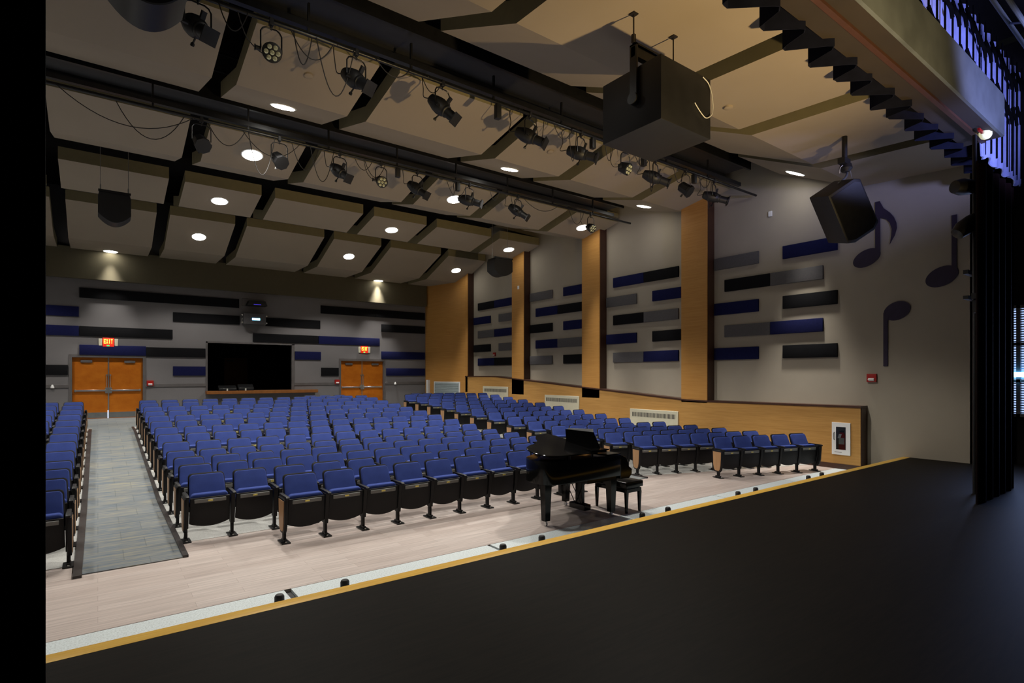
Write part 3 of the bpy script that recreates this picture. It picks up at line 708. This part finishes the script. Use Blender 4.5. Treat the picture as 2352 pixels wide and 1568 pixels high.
# hanging cables
CB = [(1, 2.15, 2.75, .32), (1, 2.5, 3.05, .75), (1, 2.2, 2.45, .42), (1, 3.4, 3.95, .18), (1, 4.2, 4.55, .2), (1, 6.55, 6.75, .5), (1, 6.95, 7.45, .25), (1, 7.4, 7.6, .6), (1, 8.35, 8.6, .38), (1, 9.3, 9.8, .25), (1, 9.75, 9.9, .75), (1, 10.6, 11.0, .35), (1, 11.6, 12.1, .25), (1, 12.0, 12.2, .7), (1, 1.25, 1.6, .30),
      (2, -.55, 1.45, .42), (2, .25, 1.3, .55), (2, 1.7, 2.35, .35), (2, 2.3, 3.4, .38), (2, 2.4, 2.9, .8), (2, 3.25, 3.8, .5), (2, 3.6, 4.1, .7), (2, 4.6, 5.0, .22), (2, 4.8, 5.3, .35), (2, 6.9, 7.5, .4), (2, 8.2, 8.5, .25), (2, 8.9, 9.1, .3), (2, 9.4, 10.6, .22), (2, 11.0, 11.6, .4)]
for i, (k, a, b, s) in enumerate(CB):
    y, z, _ = PIPES[k]; dy = random.uniform(-.05, .05)
    pts = [(a + (b - a) * t / 14, y + dy, z - .02 - s * (1 - (2 * t / 14 - 1) ** 2)) for t in range(15)]
    m = MB(); m.tube(pts, .0075, 6); o = m.obj('hanging_cable', M['cable'])
    tag(o, 'thin black cable drooping from the %s pipe, %s loop from the left' % ('front' if k == 1 else 'rear', ORD[(i if k == 1 else i - 15) + 1]), 'cable', 'drooping cables on the pipes')

# ------------------------------------------------------------------ hanging speakers
r = root('cube_loudspeaker', (5.675, 4.55, 5.15), 'big black cube loudspeaker hanging in front of the ceiling panels', 'speaker')
m = MB(); m.box(-.485, .485, -.46, .46, 0, .75); m.bevel(.012, 2).obj('cabinet', M['black'], r)
m = MB(); m.box(-.535, -.505, -.14, -.03, .32, 1.02); m.box(-.535, -.05, -.14, -.03, .99, 1.02); m.box(-.535, -.05, -.12, -.05, .86, .99); m.bevel(.004, 1).obj('mounting_bracket', M['blackm'], r)
MB().cyl((-.56, -.085, .36), (-.49, -.085, .36), .07, 18).obj('bracket_knob', M['blackm'], r)
for x, z0 in ((-.56 + .0, 1.02), (.195, .75)):
    m = MB(); m.cyl((x + .02, -.1, z0), (x + .02, -.1, 1.37), .009, 8); m.box(x - .02, x + .06, -.14, -.06, 1.355, 1.375); m.box(x + .0, x + .04, -.12, -.08, z0, z0 + .1); m.obj('hanging_rod', M['cable'], r)
m = MB(); m.tube(smooth_curve([(.30, -.475, .72), (.42, -.48, .66), (.485, -.485, .50), (.48, -.485, .32), (.36, -.48, .23), (.24, -.475, .28), (.14, -.47, .36)]), .006, 6); m.obj('loose_cable', M['whitecable'], r)
# tilted loudspeaker
cR = Vector((CT, -ST, 0)); cU = Vector((0, 0, 1)); cF = Vector((ST, CT, 0))
ctr = Vector((10.83, 4.46, 5.17))
Lx = (cR * .557 - cU * .83).normalized(); Wx = (cR * .857 + cU * .515).normalized(); Wx = (Wx - Lx * Wx.dot(Lx)).normalized(); Dx = Lx.cross(Wx).normalized()
if Dx.dot(cF) < 0: Dx = -Dx
q = Matrix.Rotation(.30, 3, Wx); Lx = q @ Lx; Dx = q @ Dx
r = root('tilted_loudspeaker', ctr, 'large black loudspeaker hanging tilted in front of the music notes', 'speaker')
pl = [Lx * -.50 + Wx * -.34 - Dx * .25, Lx * -.50 + Wx * .20 - Dx * .25, Lx * -.43 + Wx * .31 - Dx * .25, Lx * .44 + Wx * .34 - Dx * .25, Lx * .53 + Wx * .22 - Dx * .25, Lx * .53 + Wx * -.20 - Dx * .25, Lx * .46 + Wx * -.34 - Dx * .25]
m = MB(); m.prism(pl, Dx * .5); m.bevel(.02, 2).obj('cabinet', M['black'], r)
m = MB(); g = [p * .9 - Dx * .03 for p in pl]; m.prism(g, Dx * .03); m.obj('grille', M['blackm'], r)
top = Vector((10.85, 4.46, 6.53)) - ctr
m = MB(); m.cyl(top, top + Vector((0, 0, -.44)), .045, 14); m.box(top.x - .14, top.x + .1, top.y - .06, top.y + .06, top.z - .52, top.z - .42); m.lathe(top + Vector((.05, 0, -.5)), top + Vector((.05, 0, -1)), [(0, .09), (.08, .11), (.14, .06)], 14); m.obj('ceiling_mount', M['black'], r)
m = MB(); m.tube(smooth_curve([top + Vector((.15, 0, -.45)), top + Vector((.3, 0, -.7)), Lx * -.3 + Wx * .33, Lx * .2 + Wx * .37]), .007, 6); m.tube(smooth_curve([top + Vector((.1, 0, -.5)), top + Vector((.08, 0, -.7)), Lx * -.5 + Wx * .1]), .02, 8); m.obj('support_wire', M['wire'], r)
m = MB(); m.tube(smooth_curve([top + Vector((-.08, 0, -.55)), top + Vector((-.18, 0, -.62)), top + Vector((-.2, .0, -.72))]), .006, 6); m.obj('loose_cable', M['whitecable'], r)
# surround speakers
def surround(x0, x1, y, zt, zb, top, lab, dpt=.5):
    cx = (x0 + x1) / 2; hw = (x1 - x0) / 2; H = zt - zb
    r = root('hanging_loudspeaker', (cx, y, zb), lab, 'speaker', 'curved black speakers on wires')
    arc = [(-hw + 2 * hw * i / 14, -dpt / 2, .28 * H * ((2 * i / 14 - 1) ** 2)) for i in range(15)]
    m = MB(); m.prism(arc + [(hw, -dpt / 2, H * .82), (hw * .9, -dpt / 2, H), (-hw * .9, -dpt / 2, H), (-hw, -dpt / 2, H * .82)], (0, dpt, 0)); m.bevel(.01, 1, .9).obj('cabinet', M['black'], r)
    m = MB(); m.box(-hw * .98, hw * .98, -dpt / 2 - .03, -dpt / 2 + .05, H * .96, H * 1.03); m.obj('mounting_bar', M['blackm'], r)
    for s in (-.85, .85):
        m = MB(); m.cyl((s * hw, 0, H), (s * hw, 0, top - zb), .006, 6); m.cyl((s * hw, 0, H), (s * hw, 0, H + .2), .014, 6); m.obj('suspension_wire', M['wire'], r)
surround(.0, .645, 16.5, 6.55, 5.82, 8.9, 'black speaker with curved bottom hanging on two wires at the left')
surround(11.36, 12.16, 16.5, 6.42, 5.79, 8.9, 'black speaker with curved bottom hanging near the right wood pilasters')
surround(.04, .655, 6.0, 6.2, 5.43, 6.6, 'black speaker cut off by the top left of the picture')

# ------------------------------------------------------------------ proscenium drapes
def drape(name, mat, pts, z0, z1, label, cat, group=None, thick=.02, hem=None, tilt=0):
    """pts: plan polyline of folds (x,y); z0 bottom, z1 top"""
    m = MB(); A = []
    for i, (x, y) in enumerate(pts):
        zb = z0 if hem is None else z0 + hem(i)
        A.append((m.v((x, y, zb)), m.v((x, y + tilt, z1)), m.v((x, y + thick, zb)), m.v((x, y + tilt + thick, z1))))
    for a, b in zip(A, A[1:]):
        m.f([a[0], b[0], b[1], a[1]]); m.f([b[2], a[2], a[3], b[3]]); m.f([a[0], a[2], b[2], b[0]]); m.f([a[1], b[1], b[3], a[3]])
    m.f([A[0][0], A[0][1], A[0][3], A[0][2]]); m.f([A[-1][0], A[-1][2], A[-1][3], A[-1][1]])
    o = m.obj(name, mat); tag(o, label, cat, group); return o
def folds(x0, x1, y, amp, per, n=8, sharp=1.0):
    P = []; k = int((x1 - x0) / per * n)
    for i in range(k + 1):
        x = x0 + (x1 - x0) * i / k; ph = 2 * PI * (x / per)
        P.append((x + .12 * per * math.sin(ph), y + amp * math.sin(ph + .6 * math.sin(ph))))
    return P
def pleats(x0, x1, y, amp, per):
    """box pleats: cloth runs forward then doubles back"""
    P = []; x = x0; j = 0
    while x < x1:
        p = per * (1 + .16 * math.sin(j * 2.7)); a = amp * (1 + .18 * math.sin(j * 1.9))
        P += [(x, y + a), (x + .10 * p, y + a * 1.02), (x + .62 * p, y - a * .8), (x + .70 * p, y - a), (x + .80 * p, y - a * .75), (x + .93 * p, y + a * .8)]
        x += p; j += 1
    return P
drape('valance_curtain', M['velvet'], pleats(2.2, 14.2, 3.10, .17, .60), 6.0, 8.4, 'dark navy pleated valance curtain across the top of the stage opening', 'curtain', thick=.012)
drape('side_curtain', M['blackcloth'], folds(-2.6, -.20, 2.9, .012, .30), STZ, 7.5, 'black curtain forming the dark strip at the left edge', 'curtain')
drape('leg_curtain', M['maroon'], folds(9.86, 11.75, 2.32, .03, .34), STZ, 5.2, 'very dark maroon leg curtain at the right side of the stage', 'curtain')
# header beam
r = root('header_beam', (5.0, 2.7, 6.09), 'long grey and brown boxed beam above the stage at upper right', 'beam')
bx(-3, 6.84, -.25, -.21, 0, .66).obj('front_face', M['beam'], r, smooth=False)
bx(-3, 6.84, -.21, .30, 0, .05).obj('underside', M['soffit_shade'], r, smooth=False)
bx(-3, 6.80, -.02, .04, -.04, 0).obj('ledge_strip', M['cap'], r, smooth=False)
bx(6.80, 6.84, -.21, .30, .05, .66).obj('end_cap', M['soffit_shade'], r, smooth=False)
r = root('work_lamp', (11.42, 2.60, 6.06), 'small pale yellow glowing bundle with red strap under the beam end', 'lamp')
m = MB(); m.lathe((-.12, 0, 0), (.14, .0, .02), [(0, .03), (.05, .07), (.15, .085), (.24, .06), (.27, .02)], 12); m.obj('bundle', M['tube'], r)  # emissive material gives the bundle a pale yellow glow
m = MB(); m.box(-.36, -.16, -.015, .015, -.03, .01); m.obj('strap', M['red'], r)
# blue border cloth with dark ropes
BF = folds(7.0, 14.8, 2.80, .03, .42, 10)
o = drape('border_cloth', M['swag'], BF, 6.35, 8.15, 'purple blue lit border cloth with dark ropes, upper right corner', 'curtain', hem=lambda i: (-.40 if BF[i][0] > 12.0 else 0) + .04 * math.sin(i * .35))
m = MB()
for i in range(22):
    x = 7.2 + i * .34; zl = 6.0 if x > 12 else 6.4
    m.tube([(x, 2.72, zl), (x + .02, 2.72, 8.15)], .014, 6)
    for zz in (7.1, 7.75):
        zz += .10 * math.sin(i * 1.3)
        m.tube(smooth_curve([(x, 2.72, zz + .12), (x + .11, 2.71, zz + .01), (x + .23, 2.71, zz - .02), (x + .34, 2.72, zz - .12)]), .026, 6)
m.obj('rope_net', M['blackcloth'], o)
# battens
for i, (y, z, x1, lab) in enumerate(((1.85, 6.9, 13.2, 'dark batten pipe crossing the upper right corner, closest to the blue cloth'), (1.35, 6.75, 13.5, 'dark batten pipe crossing the upper right corner, middle one'), (.9, 6.6, 13.5, 'dark batten pipe crossing the upper right corner, outermost one'))):
    m = MB(); m.cyl((2, y, z), (x1, y, z), .028, 10); m.cyl((2, y + .25, z + .3), (x1, y + .25, z + .3), .028, 10)
    for j in range(9): m.tube([(3 + j * 1.15, y, z), (3.5 + j * 1.15, y + .25, z + .3)], .014, 6)
    o = m.obj('batten_pipe', M['beam']); tag(o, lab, 'pipe', 'battens over the stage')
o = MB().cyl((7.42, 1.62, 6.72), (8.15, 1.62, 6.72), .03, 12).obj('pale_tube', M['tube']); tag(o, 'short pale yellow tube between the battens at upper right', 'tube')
# side boom with two fixtures
r = root('light_boom', (10.25, 2.45, STZ), 'thin black vertical boom with two dark lights beside the leg curtain', 'light stand')
m = MB(); m.cyl((-.02, .0, 2.9), (-.02, .0, 5.3), .028, 12); m.box(-.06, .09, -.03, .03, 2.92, 3.0); m.box(.02, .09, -.03, .03, 2.72, 2.95); m.box(.0, .35, -.02, .02, 4.05, 4.12); m.cyl((.5, .12, 0), (.5, .12, 4.7), .03, 12); m.box(.0, .5, .08, .14, 3.3, 3.36); m.box(.0, .5, .08, .14, 2.93, 2.98); m.obj('pole', M['black'], r)
for i, (z, tl) in enumerate(((4.55, .05), (4.10, .9))):
    m = MB(); d = Vector((-math.cos(tl), .55, -math.sin(tl))); m.lathe((-.0, .0, z), Vector((0, 0, z)) + d, [(-.05, .06), (.05, .10), (.22, .12), (.34, .09), (.36, .05)], 14); m.obj('lamp_head', M['black'], r)
# stage-house walls (dark) and window
struct(bx(-5.3, 17.2, -5.2, -5.0, -.1, 9).obj('wall_stage_rear', M['void'], smooth=False))
hw = MB(); WX = 15.0
hw.box(WX, WX + .2, -5, 1.6, -.1, 9); hw.box(WX, WX + .2, 3.35, 3.6, -.1, 9); hw.box(WX, WX + .2, 1.6, 3.35, -.1, 1.35); hw.box(WX, WX + .2, 1.6, 3.35, 3.62, 9)
struct(hw.obj('wall_stage_right', M['void'], smooth=False))
struct(bx(XR, WX + .2, 3.3, 3.5, -.1, 9).obj('wall_proscenium', M['void'], smooth=False))
struct(bx(-5.3, 14.5, 3.30, 3.36, 6.75, 9).obj('wall_proscenium_header', M['void'], smooth=False))
fr = MB()
for z in (1.35, 2.05, 2.80, 3.56): fr.box(WX - .02, WX + .1, 1.6, 3.35, z, z + .06)
for y in (1.6, 2.45, 2.86, 3.29): fr.box(WX - .02, WX + .1, y, y + .06, 1.35, 3.62)
wn2 = struct(fr.obj('window_2', M['frame'], smooth=False))
bx(WX + .12, WX + .14, 1.6, 3.35, 1.35, 3.62).obj('daylight_pane', M['day'], wn2, smooth=False)
m = MB()
for i in range(44): m.box(WX + .03, WX + .09, 1.62, 3.33, 1.42 + i * .05, 1.42 + i * .05 + .022)
m.obj('blind_slats', M['slat'], wn2, smooth=False)
o = bx(WX - .08, WX - .03, 1.9, 3.1, 2.16, 2.26).bevel(.02, 2).obj('light_bar', M['cyan']); tag(o, 'glowing cyan light bar in front of the backstage window', 'lamp')

# ------------------------------------------------------------------ auditorium seats
def rslab(w, h, t, r, seg=3, taper=0.0, crown=0.0):
    """rounded slab in local x (width), z (height), y (thickness); origin bottom centre"""
    m = MB(); n = 6; P = []
    def corner(cx, cz, a0):
        return [(cx + r * math.cos(a0 + PI / 2 * i / n), cz + r * math.sin(a0 + PI / 2 * i / n)) for i in range(n + 1)]
    ht = w / 2; tt = w / 2 - taper
    P += corner(-ht + r, r, PI); P += corner(ht - r, r, 1.5 * PI); P += corner(tt - r, h - r, 0); P += corner(-tt + r, h - r, PI / 2)
    m.prism([(x, 0, z) for x, z in P], (0, t, 0)); m.bevel(min(t * .4, .022), seg, .8)
    return m
def lean(m, y0, z0, ang):
    T = Matrix.Translation((0, y0, z0)) @ Matrix.Rotation(ang, 4, 'X')
    bmesh.ops.transform(m.bm, matrix=T, verts=m.bm.verts); return m
S = {}
S['back'] = lean(rslab(.455, .415, .055, .05, 3, .018), .055, .455, -.40).mesh('back_cushion', M['fabric'])
S['shell'] = lean(rslab(.487, .475, .03, .055, 2, .02), .085, .41, -.40).mesh('back_shell', M['plastic'])
# folded seat: pan faces the stage
m = MB(); P = [(-.235, .40), (.235, .40), (.242, .10)] + [(.242 - .484 * i / 10, .055 * ((2 * i / 10 - 1) ** 2) - .0) for i in range(11)] + [(-.242, .10)]
m.prism([(x, 0, z) for x, z in P], (0, .035, 0)); m.bevel(.01, 2, .7)
S['pan'] = lean(m, -.045, .17, .13).mesh('seat_pan', M['plastic'])
m = rslab(.45, .37, .085, .05, 3); S['cush'] = lean(m, -.02, .245, .13).mesh('seat_cushion', M['fabric'])
m = MB(); m.box(-.19, .19, -.016, .004, .335, .385); m.bevel(.005, 1); S['strip'] = lean(m, -.045, .17, .13).mesh('edge_strip', M['strip'])
m = MB(); m.box(-.03, .03, -.020, -.015, .350, .372); m.bevel(.002, 1); S['plate'] = lean(m, -.045, .17, .13).mesh('number_plate', M['plate'])
m = MB(); m.prism([(-.0225, -.20, .585), (-.0225, .12, .585), (-.0225, .17, .60), (-.0225, .17, .62), (-.0225, -.16, .622), (-.0225, -.20, .61)], (.045, 0, 0)); m.bevel(.008, 2, .6)
S['arm'] = m.mesh('armrest', M['plastic'])
m = MB(); m.prism([(-.018, -.035, .0), (-.018, .03, .0), (-.018, .035, .2), (-.018, -.035, .2)], (.036, 0, 0)); m.prism([(-.026, .05, .17), (-.026, .11, .34), (-.026, .12, .59), (-.026, -.12, .59), (-.026, -.085, .34), (-.026, -.055, .17)], (.052, 0, 0)); m.bevel(.005, 1, .6)
S['std'] = m.mesh('standard', M['plastic'])
m = MB(); m.prism([(-.055, -.12, 0), (.055, -.12, 0), (.055, .12, 0), (-.055, .12, 0)], (0, 0, .012)); m.prism([(-.02, -.07, .012), (.02, -.07, .012), (.02, .07, .012), (-.02, .07, .012)], (0, 0, .03)); S['foot'] = m.mesh('foot', M['blackm'])
m = MB(); m.cyl((0, -.095, .012), (0, -.095, .024), .012, 8); m.cyl((0, .095, .012), (0, .095, .024), .012, 8); S['bolt'] = m.mesh('bolt', M['bolt'])
pe = [(-.165, .58), (.165, .58), (.150, .28), (.120, .17), (.07, .125), (-.07, .125), (-.115, .17), (-.145, .28)]
m = MB(); m.prism([(-.02, y, z) for y, z in pe], (.04, 0, 0)); m.bevel(.008, 2, .5); S['end'] = m.mesh('end_panel', M['plastic'])
pi_ = [(-.128, .555), (.128, .555), (.114, .28), (.09, .19), (.055, .155), (-.055, .155), (-.085, .19), (-.11, .28)]
m = MB(); m.prism([(-.026, y, z) for y, z in pi_], (.006, 0, 0)); S['inl'] = m.mesh('wood_inset', M['inset'], smooth=False)
m = MB(); m.prism([(.020, y, z) for y, z in pi_], (.006, 0, 0)); S['inr'] = m.mesh('wood_inset', M['inset'], smooth=False)
SEATN = 0
def seat(x, y, rz, pitch, label, group, ends=(False, False)):
    """x,y: centre of the seat on the row line"""
    global SEATN; SEATN += 1
    r = root('auditorium_seat', (x, y, flo(y) + .004), label, 'seat', group, rz)
    link('back_cushion', S['back'], r); link('back_shell', S['shell'], r); link('seat_pan', S['pan'], r); link('seat_cushion', S['cush'], r)
    st = link('edge_strip', S['strip'], r); link('number_plate', S['plate'], st)
    for s in ((-1,) if not ends[1] else (-1, 1)):
        sd = link('standard', S['std'], r); sd.location = (s * pitch / 2, 0, 0)
        ft = link('foot', S['foot'], sd); link('bolt', S['bolt'], ft)
        ar = link('armrest', S['arm'], r); ar.location = (s * pitch / 2, 0, 0)
        if (s == -1 and ends[0]) or (s == 1 and ends[1]):
            e = link('end_panel', S['end'], r); e.location = (s * (pitch / 2 + .012), 0, 0); link('wood_inset', S['inl'] if s < 0 else S['inr'], e)
    return r
G = {'c': 'seats of the centre block', 'r': 'seats of the angled right block', 'l': 'seats of the left block'}
def pl(n, s): return ORD[n]
# centre block
for n in range(1, 16):
    if n == 1: x0, p, cnt, y = 1.965, .538, 10, 7.65
    elif n == 15: x0, p, cnt, y = 6.0, .545, 3, 20.60
    else:
        y = 8.46 + .932 * (n - 2)
        cnt = 13 if n % 2 == 0 else 14
        x0 = .93; p = (8.13 - x0) / cnt
    for i in range(cnt):
        if n == 1: rn = 'front row'
        elif n == 15: rn = 'short last row beside the booth'
        else: rn = '%s row from the stage' % ORD[n]
        seat(x0 + p * (i + .5), y, 0, p, 'blue tip-up seat, centre block, %s, %s from its left end' % (rn, ORD[i + 1]), G['c'], (i == 0, i == cnt - 1))
# left block
for n in range(2, 15):
    y = 8.20 + .945 * (n - 2)
    for i in range(3):
        seat(-.27 - .545 * (i + .5), y, 0, .545, 'blue tip-up seat, left block, %s row from the stage, %s from the aisle' % (ORD[n - 1], ORD[i + 1]), G['l'], (i == 2, i == 0))
# right block : left / right ends of each row
RL = [(9.50, 8.13, 12.85, 7.03), (9.47, 8.97, 12.95, 7.93), (9.50, 9.88, 13.1, 8.88), (9.55, 10.98, 13.25, 10.05), (9.60, 12.02, 13.40, 11.50), (9.58, 12.94, 13.40, 12.52), (9.60, 13.98, 13.42, 13.58), (9.60, 14.95, 13.42, 14.62), (9.60, 15.92, 13.45, 15.68), (9.60, 16.85, 13.45, 16.72), (9.58, 17.80, 13.45, 17.68), (9.54, 18.65, 13.42, 18.56), (9.48, 19.52, 13.35, 19.36)]
def angled(n, xa, ya, xb, yb, cnt, rn):
    L = math.hypot(xb - xa, yb - ya); p = L / cnt; a = math.atan2(yb - ya, xb - xa)
    for i in range(cnt):
        t = (i + .5) / cnt
        seat(xa + (xb - xa) * t, ya + (yb - ya) * t, a, p, 'blue tip-up seat, right block, %s, %s from its left end' % (rn, ORD[i + 1]), G['r'], (i == 0, i == cnt - 1))
angled(1, 10.64, 6.88, 13.20, 6.06, 5, 'front row of five')
for i, (xa, ya, xb, yb) in enumerate(RL): angled(i + 2, xa, ya, xb, yb, 7, '%s row from the stage' % ORD[i + 2])
angled(15, 10.2, 20.45, 12.7, 20.15, 5, 'last row of five')

# ------------------------------------------------------------------ grand piano and bench
px0, py0 = 5.0, 6.5
r = root('grand_piano', (5.9, 6.5, 0), 'glossy black grand piano in front of the centre front row', 'piano')
def off(pts): return [(x - 5.9, y - 6.5, z) for x, y, z in pts]
# case outline (plan): keyboard at +x, spine along -y side
out = [(6.42, 5.82), (6.42, 7.22)]
curve = [(6.1, 7.22), (5.85, 7.16), (5.68, 6.98), (5.55, 6.78), (5.38, 6.64), (5.2, 6.55), (5.05, 6.42), (4.97, 6.22), (4.97, 6.02), (5.05, 5.88), (5.2, 5.82)]
sc = [(p.x, p.y) for p in smooth_curve([(a, b, 0) for a, b in curve], 4)]
case = out + sc
m = MB(); m.prism(off([(x, y, .66) for x, y in case]), (0, 0, .33)); m.bevel(.01, 2, .9).obj('case', M['gloss'], r)
m = MB(); m.prism(off([(5.75, 5.86, .60), (6.36, 5.86, .60), (6.36, 7.18, .60), (5.75, 7.18, .60)]), (0, 0, .06)); m.obj('keybed', M['gloss'], r)
# key block at the player side
for yy in (5.82, 7.14):
    kb = MB(); kb.prism(off([(6.42, yy, .60), (6.62, yy, .60), (6.68, yy, .66), (6.68, yy, .74), (6.62, yy, .78), (6.55, yy, .93), (6.42, yy, .98)]), (0, .08, 0)); kb.bevel(.008, 1, .6).obj('arm_block', M['gloss'], r)
m = MB(); m.box(.52, .76, -.6, .64, .60, .69); m.obj('key_slip', M['gloss'], r)
m = MB(); m.box(.53, .67, -.6, .64, .69, .715); m.obj('white_keys', M['white'], r)
m = MB()
for i in range(52):
    if i % 7 in (0, 1, 3, 4, 5): m.box(.53, .62, -.58 + i * .0235, -.58 + i * .0235 + .011, .715, .727)
m.obj('black_keys', M['gloss'], r)
# lid raised on the far side, hinged on the spine
lid = [(x, y) for x, y in case if x < 6.16] ; lid = [(6.12, 5.82), (6.12, 7.22)] + sc
m = MB(); m.prism([(x - 5.9, y - 5.80, 0) for x, y in lid], (0, 0, .022)); m.bevel(.006, 1, .9)
T = Matrix.Translation((0, -.70, 1.045)) @ Matrix.Rotation(.10, 4, 'X'); bmesh.ops.transform(m.bm, matrix=T, verts=m.bm.verts); m.obj('lid', M['gloss'], r)
m = MB(); m.cyl((-.5, -.64, .99), (-.5, -.64, 1.05), .014, 8); m.cyl((-.05, -.64, .99), (-.05, -.64, 1.05), .014, 8); m.cyl((-.3, .3, .99), (-.3, .3, 1.12), .012, 8); m.obj('lid_prop', M['blackm'], r)
m = MB(); m.box(-.10, .26, -.68, .70, 1.07, 1.09); m.box(.24, .52, -.68, .70, .985, 1.005); m.obj('front_flap', M['gloss'], r)
# music desk
m = MB(); m.prism([(.22, -.52, 1.09), (.22, .22, 1.09), (.14, .16, 1.33), (.14, -.46, 1.33)], (.02, 0, 0)); m.obj('music_desk', M['gloss'], r)
m = MB(); m.prism([(.245, -.42, 1.12), (.245, .12, 1.12), (.163, .13, 1.345), (.163, -.44, 1.375)], (.006, 0, .0)); m.obj('sheet_music', M['white'], r)
def pleg(x, y, nm='leg'):
    m = MB(); x -= 5.9; y -= 6.5
    a = [(x - .065, y - .065, .66), (x + .065, y - .065, .66), (x + .065, y + .065, .66), (x - .065, y + .065, .66)]
    b = [(x - .045, y - .045, .075), (x + .045, y - .045, .075), (x + .045, y + .045, .075), (x - .045, y + .045, .075)]
    A = [m.v(p) for p in a]; B = [m.v(p) for p in b]
    m.f(A); m.f(B[::-1])
    for i in range(4): m.f([A[i], A[(i + 1) % 4], B[(i + 1) % 4], B[i]])
    o = m.obj(nm, M['gloss'], r)
    c = MB(); c.cyl((x, y, .075), (x, y, .04), .02, 8); c.cyl((x - .015, y, .028), (x + .015, y, .028), .028, 14); c.obj('caster', M['chrome'], o)
pleg(5.24, 6.20); pleg(6.33, 6.97); pleg(6.42, 6.02)
m = MB(); m.box(.30, .36, -.06, .10, .10, .62); m.box(.26, .40, -.16, .20, .05, .14); m.bevel(.006, 1).obj('pedal_lyre', M['gloss'], r)
m = MB(); m.cyl((.30, -.05, .12), (.02, -.05, .62), .007, 6); m.cyl((.30, .09, .12), (.02, .09, .62), .007, 6); m.obj('lyre_brace', M['cable'], r)
m = MB()
for k in (-.06, .02, .10): m.box(.40, .50, k - .018, k + .018, .06, .075)
m.obj('pedal', M['chrome'], r)
o = None
rb = root('piano_bench', (6.89, 6.31, 0), 'black padded piano bench beside the grand piano', 'bench')
bx(-.20, .20, -.37, .37, .40, .50).bevel(.02, 3).obj('padded_seat', M['gloss'], rb)
bx(-.18, .18, -.35, .35, .325, .385).bevel(.005, 1).obj('apron', M['gloss'], rb)
bx(-.16, .16, -.33, .33, .385, .40).obj('seat_lift', M['blackm'], rb)
for sx in (-1, 1):
    for sy in (-1, 1):
        m = MB(); m.lathe((sx * .155, sy * .325, 0), (sx * .155, sy * .325, 1), [(0, .022), (.33, .036)], 4); m.obj('leg', M['gloss'], rb)

# ------------------------------------------------------------------ lights besides the ceiling downlights
# warm work light low backstage that washes the ceiling nearest the stage
wl = spot('warm_worklight', (6.2, -1.2, .95), 3000, math.radians(66), .9, (1.0, .72, .34), .10, aim=(7.2, 6.0, 6.7))
# bluish light from the backstage window, then an added spot for the border cloth
al = bpy.data.lights.new('window_light', 'AREA'); al.shape = 'RECTANGLE'; al.size = 1.6; al.size_y = 2.1; al.energy = 60; al.color = (.45, .55, 1.0)
ao = bpy.data.objects.new('window_light', al); COL.objects.link(ao); ao.location = (WX - .12, 2.2, 2.5); ao.rotation_euler = (0, math.radians(90), 0)
bl = spot('blue_cloth_fill', (10.5, .3, 5.2), 700, math.radians(95), .6, (.42, .46, 1.0), .2, aim=(11.6, 2.8, 7.5))  # unseen spot added only to brighten the border cloth

w = bpy.data.worlds.new('world'); SC.world = w; w.use_nodes = True
w.node_tree.nodes['Background'].inputs[0].default_value = (.5, .55, .65, 1); w.node_tree.nodes['Background'].inputs[1].default_value = 0.004
vs = SC.view_settings; vs.view_transform = 'Standard'; vs.look = 'None'; vs.gamma = 1; vs.exposure = 0; vs.use_curve_mapping = False
